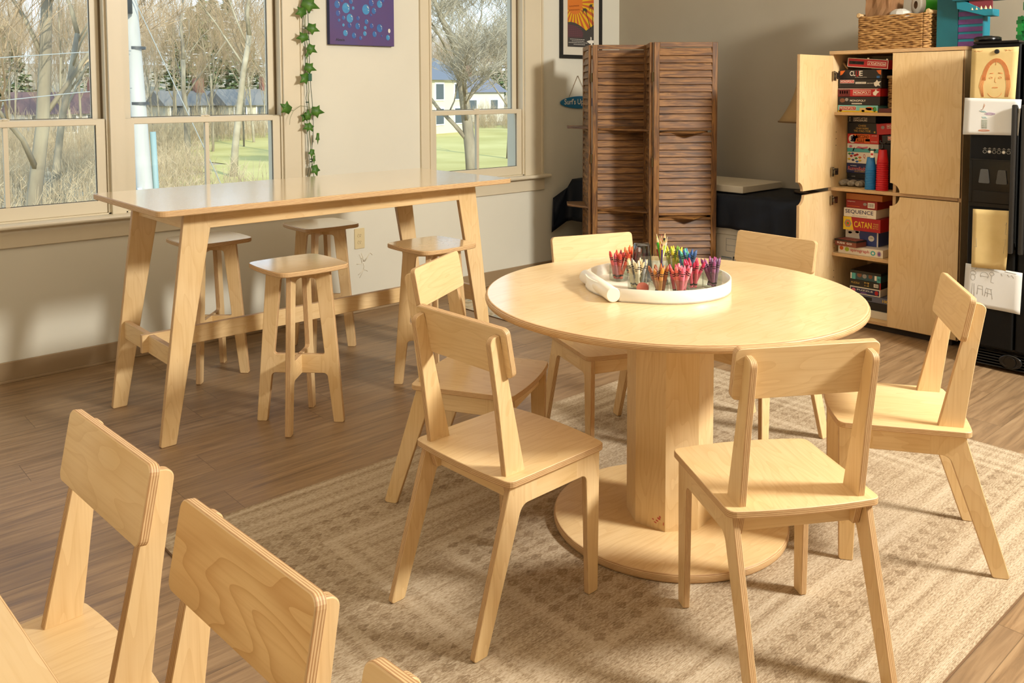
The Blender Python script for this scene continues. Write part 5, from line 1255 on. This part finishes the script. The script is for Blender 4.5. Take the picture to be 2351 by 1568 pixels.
sq.build('script_lettering', plain('poster_script', '7a3a1c', .7), t)

t = thing('wall_sign', 'blue oval hanging sign reading Surf\'s Up beside the slatted screen', 'sign', (4.89, YA, 1.30))
MB().prism([(.195*math.cos(k*PI/24), .048*math.sin(k*PI/24)*(1+.12*math.cos(k*PI/24))) for k in range(48)], .010, lambda a, b, c: (a, -.004-c, b), .002, me=0).build('board', plain('sign_blue', '0f6d9c', .5), t)
text("Surf's Up", (.212, .056), CW, (-.157, -.0145, -.028), (1, 0, 0), TZ, t)
MB().tube([(-.10, -.010, .042), (-.003, -.006, .203)], .0018, 5).tube([(.10, -.010, .042), (.003, -.006, .203)], .0018, 5).build('twine', plain('twine', '8a6a45', .9), t)
MB().lathe([(.003, 0), (.003, .012)], lambda a, b, c: (a, -c, b+.204), 8).build('nail', STEEL, t)

# ================================================================== IVY GARLAND AND LIGHT STRING
t = thing('ivy_garland', 'artificial ivy garland hanging down the wall beside the middle window', 'garland', (2.55, YA, 1.9))
IV = m_noise('ivy_green', '2f5a1c', '55822e', 25, .5); VS = plain('vine_brown_green', '5a6a38', .7); YV = 4.645
S1 = [(2.55,2.2),(2.545,2.05),(2.539,1.932),(2.525,1.817),(2.524,1.74),(2.539,1.664),(2.535,1.587),(2.536,1.51),(2.543,1.394),(2.539,1.355),(2.544,1.29),(2.539,1.187),(2.544,1.135),(2.548,1.043),(2.555,.965),(2.539,.89),(2.545,.8)]
S2 = [(2.55,2.2),(2.547,1.933),(2.554,1.857),(2.556,1.78),(2.557,1.716),(2.562,1.664),(2.558,1.6),(2.56,1.523),(2.564,1.445),(2.566,1.406),(2.573,1.329),(2.577,1.212),(2.576,1.159),(2.569,1.081),(2.562,1.03),(2.566,.964),(2.574,.893),(2.57,.82)]
MB().tube([(x-2.55+.006, YV-YA-.006, z-1.9) for x, z in S1], .0022, 6).build('stem', VS, t)
MB().tube([(-.02, -.04, -.595), (-.06, -.045, -.59), (-.11, -.05, -.62), (-.145, -.06, -.60)], .0013, 5).tube([(-.11, -.05, -.62), (-.13, -.05, -.66), (-.135, -.05, -.70)], .001, 5).tube([(-.02, -.04, -.595), (.02, -.045, -.61)], .0013, 5).build('side_stem', VS, t)
LEAF = [(0, -.5), (-.30, -.48), (-.34, -.12), (-.52, .12), (-.20, .16), (0, .58), (.20, .16), (.52, .12), (.34, -.12), (.30, -.48)]
LV = [(2.564,1.906,.104,-20),(2.498,1.857,.073,200),(2.573,1.764,.073,-20),(2.501,1.71,.068,190),(2.565,1.643,.068,-30),(2.533,1.609,.052,250),(2.555,1.532,.07,-20),(2.511,1.468,.073,215),(2.387,1.301,.078,150),(2.599,1.274,.078,-10),(2.529,1.255,.057,90),(2.515,1.24,.057,230),(2.525,1.183,.057,200),(2.548,1.179,.052,-60),(2.596,1.113,.063,265),(2.554,1.026,.047,260),(2.567,.986,.052,270),(2.572,.923,.063,-80),(2.53,2.0,.07,200),(2.58,2.06,.07,-20),(2.51,2.13,.07,190)]
random.seed(8)
for i, (x, z, s, ang) in enumerate(LV):
    a = math.radians(ang-90); narrow = .45 if i in (5, 14, 16) else 1
    m = MB(); m.v.append((0, 0, 0)); pts = []
    for k in range(len(LEAF)):
        for f_ in (0, .5):
            p, q = LEAF[k], LEAF[(k+1) % len(LEAF)]; pts.append((p[0]+(q[0]-p[0])*f_, p[1]+(q[1]-p[1])*f_))
    tilt = random.uniform(-.4, .4)
    def LM(p, dz):
        u, v = p[0]*s*narrow, p[1]*s*1.05; return (u*math.cos(a)-v*math.sin(a), dz-abs(p[0])*s*-.18+v*tilt*.4, u*math.sin(a)+v*math.cos(a))
    for p in pts: m.v.append(LM(p, 0))
    for p in [(0, .3)]: pass
    n = len(pts)
    for k in range(n): m.face([0, 1+k, 1+(k+1) % n], [(0, 0)]*3, 0, True)
    o = m.build('leaf', IV, t, recalc=False); o.location = (x-2.55, 4.622-YA+random.uniform(-.008, .008), z-1.9)
    o.modifiers.new('t', 'SOLIDIFY').thickness = .0006
t = thing('string_lights', 'thin green wire string of small white bulbs twined with the ivy', 'string lights', (2.55, YA, 1.9))
GW = plain('dark_green_wire', '1c3d2a', .5)
w = MB().tube([(x-2.55, YV-YA, z-1.9) for x, z in S2], .002, 6); w.tube([(x-2.55-.004+.003*math.sin(z*60), YV-YA+.004, z-1.9) for x, z in S1], .0018, 6); w.build('wire', GW, t)
for (x, z, s_) in ((2.569,1.862,1),(2.519,1.767,-1),(2.537,1.701,-1),(2.60,1.95,1),(2.548,1.33,1),(2.545,.99,-1),(2.545,.975,-1)):
    q = MB().tube([(x-2.55-.02*s_, YV-YA-.004, z-1.9), (x-2.55-.004*s_, YV-YA-.008, z-1.9)], .0035, 8).build('bulb_socket', GW, t)
    if z > 1.6: MB().tube([(x-2.55-.004*s_, YV-YA-.008, z-1.9), (x-2.55+.006*s_, YV-YA-.010, z-1.9)], .0032, 8, r1=.0012).build('bulb', plain('bulb_white', 'eef2f5', .2), q)
MB().box((-.012, -.06, -.445), (.010, -.045, -.40), bev=.002).build('plug', plain('plug_green', '145038', .45), t)

# ================================================================== OUTDOORS
GZ = -1.8
def zg(x, y): return GZ+max(0, y-62)*.075+.15*math.sin(x*.13)*math.sin(y*.09)*(1 if y > 20 else 0)
GRD = m_noise('leaf_litter_ground', '96805e', 'b9a480', .6, .95, detail=8)
LAWN = m_noise('spring_lawn', 'a9994a', 'c7b56c', .25, .95, detail=8)
def terrain(name, x0, x1, y0, y1, n, mt, dz=0, cond=None):
    m = MB(); nx = n
    for j in range(n+1):
        for i in range(nx+1): x = x0+(x1-x0)*i/nx; y = y0+(y1-y0)*j/n; m.v.append((x, y, zg(x, y)+dz))
    for j in range(n):
        for i in range(nx):
            k = j*(nx+1)+i
            if cond and not cond(*m.v[k][:2]): continue
            m.face([k, k+1, k+nx+2, k+nx+1], [(0, 0)]*4, 0, True)
    return struct(m.build(name, mt, recalc=False))
terrain('ground', -60, 200, 4.9, 170, 60, GRD)
terrain('lawn', 6, 130, 24, 60, 50, LAWN, .03, lambda x, y: x > .335*y+1.5*math.sin(y*.4))
BARK = m_noise('grey_tan_bark', '7b6e59', 'a39679', 3, .9, stretch=(1, 1, .3)); TWIG = m_noise('red_brown_twigs', '927a5c', 'b39b78', 2, .95); PALE = m_noise('pale_bark', '94886f', 'b4a88e', 3, .9)
def tree_mesh(name, seed, H, r0, levels, mats, fork=False, spread=.55, kids=4, trunk_f=.45, minr=.006):
    rnd = random.Random(seed); m = MB()
    def br(p, d, l, r, lv):
        n = 4 if lv < 2 else 3; pts = [p]; q = p.copy(); dd = d.copy()
        for k in range(n):
            dd = (dd+Vector((rnd.uniform(-1, 1), rnd.uniform(-1, 1), rnd.uniform(-.4, .8)))*(.10 if lv == 0 else .22)).normalized(); q = q+dd*l/n; pts.append(q.copy())
        r1 = r*(.62 if lv == 0 else .42)
        m.tube(pts, r, 7 if lv == 0 else (5 if lv == 1 else 3), 0 if r > .03 else 1, lv < 2, r1=r1)
        if lv >= levels: return
        nk = kids+(1 if lv > 0 else 0)
        for k in range(nk):
            f = (.35+.65*(k+rnd.random()*.6)/nk) if lv > 0 else (trunk_f+(1-trunk_f)*(k+.5)/nk)
            i = min(n-1, int(f*n)); bp = pts[i].lerp(pts[i+1], min(1, f*n-i))
            a = rnd.uniform(0, 2*PI); side = Vector((math.cos(a), math.sin(a), 0))
            nd = (dd*(1-spread*.6)+side*spread+Vector((0, 0, .15))).normalized()
            br(bp, nd, l*rnd.uniform(.5, .72), max(minr, r*(1-f*.5)*.48), lv+1)
        br(pts[-1], (dd+Vector((rnd.uniform(-.3, .3), rnd.uniform(-.3, .3), .1))).normalized(), l*.6, max(minr, r1), lv+1)
    br(Vector((0, 0, -.3)), Vector((.02, .0, 1)), H*.5, r0, 0)
    return m.mesh(name, mats, recalc=False)
TM = [tree_mesh('bare_tree', 100+k, 9+k, .13, 4, [PALE if k == 1 else BARK, TWIG]) for k in range(4)]
def X(px, D):  # table of view directions through the windows
    tab = [(0, .2022), (130, .2539), (250, .3067), (300, .3321), (400, .3772), (465, .4086), (520, .4419), (620, .496), (991, .7444), (1060, .7988), (1110, .841), (1190, .9122)]
    for (a, ra), (b, rb) in zip(tab, tab[1:]):
        if px <= b: return (ra+(rb-ra)*(px-a)/(b-a))*D
    return tab[-1][1]*D
OCC = []
def rad(mesh, s_): return max(max(abs(v.co.x), abs(v.co.y)) for v in mesh.vertices)*s_
RC = {}
OCS = []
def put(mesh, label, x, y, rz, s, sz=None, group=None, nm='bare_tree', cat='tree', check=False, f_=1.0):
    """returns None when the spot is already taken and check is set"""
    if mesh.name not in RC: RC[mesh.name] = (max(math.hypot(v.co.x, v.co.y) for v in mesh.vertices), max(abs(v.co.y) for v in mesh.vertices))
    r_ = RC[mesh.name][0]*s*f_
    LST = OCS if nm == 'bare_shrub' else OCC
    if check and any(math.hypot(x-a, y-b) < r_+c for a, b, c in LST): return None
    LST.append((x, y, r_))
    if LST is OCC: OCS.append((x, y, .25))
    o = link(nm, mesh); o.location = (x, y, zg(x, y)); o.rotation_euler = (0, 0, rz); o.scale = (s, s, sz or s); return tag(o, label, cat, group)
# named individual trees
big = tree_mesh('bare_tree', 31, 10, .135, 5, [BARK, TWIG], spread=.55, kids=4, trunk_f=.25, minr=.007)
put(big, 'large pale forked tree filling the left window', X(60, 19), 19, 1.0, 1.15)
put(tree_mesh('bare_tree', 77, 9.5, .24, 5, [BARK, PALE], spread=.68, kids=5, trunk_f=.25, minr=.007), 'big spreading bare tree with many twisting limbs in the right window', X(1085, 24), 24, 2.2, 1.0)
put(TM[1], 'slim pale bare trunk right of centre of the middle window', X(527, 30), 30, .4, 1.1)
put(TM[0], 'bare tree at the middle of the middle window', X(428, 38), 38, 1.7, 1.1)
put(TM[2], 'bare tree at the right edge of the right window', X(1165, 30), 30, 2.9, .9)
put(TM[3], 'thin bare tree right of the forked tree in the left window', X(118, 26), 26, .9, .85)
def brush_mesh(seed):
    r = random.Random(seed); m = MB()
    for k in range(90):
        x, y = r.uniform(-2, 2), r.uniform(-.8, .8); h = r.uniform(.6, 2.0); dx, dy = r.uniform(-.35, .35), r.uniform(-.3, .3)
        m.tube([(x, y, -.1), (x+dx*.4, y+dy*.4, h*.55), (x+dx, y+dy, h)], .016, 3, 0, False, r1=.005)
        for j in range(3):
            f = r.uniform(.3, .9); b = Vector((x+dx*f, y+dy*f, h*f)); m.tube([b, b+Vector((r.uniform(-.4, .4), r.uniform(-.3, .3), r.uniform(.15, .5)))], .009, 3, 0, False, r1=.004)
    return m.mesh('bare_shrub', m_noise('straw_brush_%d' % seed, 'a08a68', 'c4b08c', 2, .95), recalc=False)
BR = [brush_mesh(k) for k in (1, 2, 3)]
# evergreens
EG = m_noise('pine_green', '4e5d3a', '76804c', 3, .95)
def pine(seed):
    r = random.Random(seed); m = MB(); m.tube([(0, 0, 0), (0, 0, 10)], .2, 6, 1, r1=.05)
    for k in range(420):
        z = r.uniform(2, 13); R = (13.5-z)*.30*r.uniform(.5, 1); a = r.uniform(0, 2*PI); c = Vector((R*math.cos(a), R*math.sin(a), z+r.uniform(-.3, .3)))
        for j in range(3):
            u = Vector((r.uniform(-1, 1), r.uniform(-1, 1), r.uniform(-.5, .3)))*.55; v = Vector((r.uniform(-1, 1), r.uniform(-1, 1), r.uniform(-.3, .6)))*.30
            b = len(m.v); m.v += [tuple(c-u), tuple(c+v), tuple(c+u), tuple(c-v)]; m.face([b, b+1, b+2, b+3], [(0, 0)]*4, 0, True)
    return m.mesh('evergreen_tree', [EG, BARK], recalc=False)
PN = [pine(1), pine(2)]
for k, (px, D, s) in enumerate([(445, 84, .95), (492, 78, 1.0), (520, 100, 1.1), (470, 112, 1.1), (560, 92, .85), (395, 98, .8), (15, 70, .7), (235, 95, .75), (1150, 88, .9), (1185, 76, .8), (1062, 98, .8)]):
    put(PN[k % 2], 'dark green evergreen rising over the bare woods outside', X(px, D), D, k, s, s*.78, 'evergreens over the bare woods', 'evergreen_tree')
# houses
def house(label, px, D, w, d, h, wallc, roofc, rz=0, nwin=3):
    x = X(px, D); t = thing('house', label, 'house', (x, D, zg(x, D)-.1), rz)
    wm_ = plain('siding_'+wallc, wallc, .8); rm = plain('roof_'+roofc, roofc, .85)
    MB().box((-w/2, 0, 0), (w/2, d, h), 0, me=0).build('walls', wm_, t)
    MB().prism([(-.3, h), (d/2, h+d*.26), (d+.3, h), (d/2, h+d*.26+.18)] if False else [(-.35, h-.05), (d+.35, h-.05), (d/2, h+d*.27)], w+.6, lambda a, b, c: (-w/2-.3+c, a, b), 0, me=0).build('roof', rm, t)
    for k in range(nwin):
        xx = -w/2+w*(k+.5)/nwin
        for zz in ((.35*h,) if h < 3.5 else (.18*h, .62*h)):
            q = MB().box((xx-.55, -.06, zz), (xx+.55, 0, zz+1.25)).build('window', plain('house_trim_white', 'efece4', .7), t)
            MB().box((xx-.45, -.08, zz+.1), (xx+.45, -.06, zz+1.15)).build('pane', plain('house_pane', '4f5658', .7), q)
    MB().box((w*.18, d/2-.3, h), (w*.18+.7, d/2+.3, h+d*.27+1.0)).build('chimney', plain('chimney_brick', '8a5a4a', .9), t)
house('low white house with a dull red roof beyond the left window', 185, 60, 6.5, 5, 2.0, 'cfc9bb', '6e5148', 0, 4)
house('small cream house low in the middle of the middle window', 450, 66, 4.2, 4, 1.9, 'c9c0a6', '7d766a')
house('pale house at the right of the middle window behind the lawn', 600, 64, 5.5, 4.5, 2.0, 'c9c0a6', '7f786c')
house('cream two storey house with grey roof, left in the right window', 1008, 48, 7, 6, 3.9, 'd2c8a6', '6a6c6f', math.radians(18), 3)
house('white house behind the big tree in the right window', 1085, 64, 8, 6, 3.0, 'cdc6b2', '737175', 0, 3)
for (hx_, hD, hr) in ((185, 60, 4.5), (455, 66, 4), (600, 64, 4.5), (1012, 46, 5.2), (1085, 64, 5)): OCC.append((X(hx_, hD), hD+3, hr)); OCS.append((X(hx_, hD), hD+3, hr))
OCC.append((4.5, 13, .6)); OCS.append((4.5, 13, .5))

# distant woods and brush, spaced so that the crowns stay clear of each other
rnd = random.Random(44); n_ = 0
for k in range(6000):
    win = rnd.choice((0, 0, 1, 1, 1, 2, 2)); px = rnd.uniform(*((-25, 255), (295, 630), (985, 1200))[win]); D = rnd.uniform(38, 108)
    if win == 2 and D < 62: continue
    s_ = rnd.uniform(.42, .68)
    if put(TM[rnd.randrange(4)], 'bare tree in the distant woods seen through the windows', X(px, D), D, rnd.uniform(0, 6), s_, s_*rnd.uniform(1.4, 2.0), 'bare trees of the distant woods', check=True, f_=.56): n_ += 1
    if n_ > 190: break
n_ = 0
for k in range(9000):
    z_ = rnd.random()
    if z_ < .45: px, D = rnd.uniform(-20, 252), rnd.choice((rnd.uniform(13, 30), rnd.uniform(30, 57)))
    elif z_ < .62: px, D = rnd.uniform(300, 625), rnd.uniform(14, 22)
    elif z_ < .84: px, D = rnd.uniform(298, 440), rnd.uniform(22, 57)
    elif z_ < .92: px, D = rnd.uniform(430, 625), rnd.uniform(53, 60)
    else: px, D = rnd.uniform(1040, 1195), rnd.uniform(52, 59)
    s_ = rnd.uniform(.4, .7)
    if put(BR[k % 3], 'bare straw coloured shrub in the brush outside the windows', X(px, D), D, rnd.uniform(-.3, .3), s_, rnd.uniform(.6, 1.0)*(1.35 if D > 40 else .8), 'bare shrubs outside the windows', 'bare_shrub', 'shrub', True, .74): n_ += 1
    if n_ > 240: break
# utility pole, guy wire, wires
t = thing('utility_pole', 'tall pale wooden utility pole with a grey conduit in the middle window', 'utility pole', (4.50, 13, GZ))
MB().tube([(0, 0, -.2), (-.06, 0, 1.8), (-.20, 0, 4.5), (-.40, 0, 9)], .125, 14, r1=.10).build('pole', m_noise('weathered_pole', 'aaa69b', 'b8b4aa', 3, .8, stretch=(3, 3, .4)), t)
MB().tube([(.13, -.03, 0), (.10, -.03, 1.6), (.07, -.03, 2.6)], .045, 8).build('conduit', plain('conduit_grey_green', '859a95', .6), t)
MB().tube([(-.13, -.1, .0), (-.16, -.1, 1.8)], .035, 8).build('conduit', plain('conduit_white', 'c0c4c8', .5), t)
bd = MB()
for z in (1.3, 3.0, 3.8): bd.lathe([(.135, z), (.135, z+.04)], lambda a, b, c: (a-.05*c/1.5, b, c), 14, cap0=False, cap1=False)
bd.build('strap', plain('strap_dark', '5a5a58', .5, .8), t)
MB().lathe([(.16, 4.3), (.16, 5.1), (.05, 5.15)], lambda a, b, c: (a-.36, b-.1, c), 14).build('transformer', plain('transformer_grey', '3f4448', .5), t)
MB().box((-1.3, -.06, 7.6), (.6, .06, 7.75)).build('crossarm', BARK, t)
o = MB().tube([(4.28, 12.8, 2.75), (5.31, 12.6, .26), (6.16, 12.5, GZ)], .007, 5).build('guy_wire', plain('wire_pale', '98988f', .6)); tag(o, 'pale guy wire slanting down from the utility pole', 'wire')
for i, (za, zb) in enumerate(((1.83, 1.95), (1.28, 1.42), (2.95, 3.05))):
    o = MB().tube([(-3, 12.7, za-.32), (.5, 12.7, za-.15), (2.57, 12.7, za), (3.5, 12.7, (za+zb)/2+.03), (4.25, 12.84, zb+.02)], .007, 5).build('power_line', plain('wire_pale', '98988f', .6)); tag(o, ('upper', 'lower', 'topmost')[i]+' power line running left from the utility pole past the left window', 'wire')
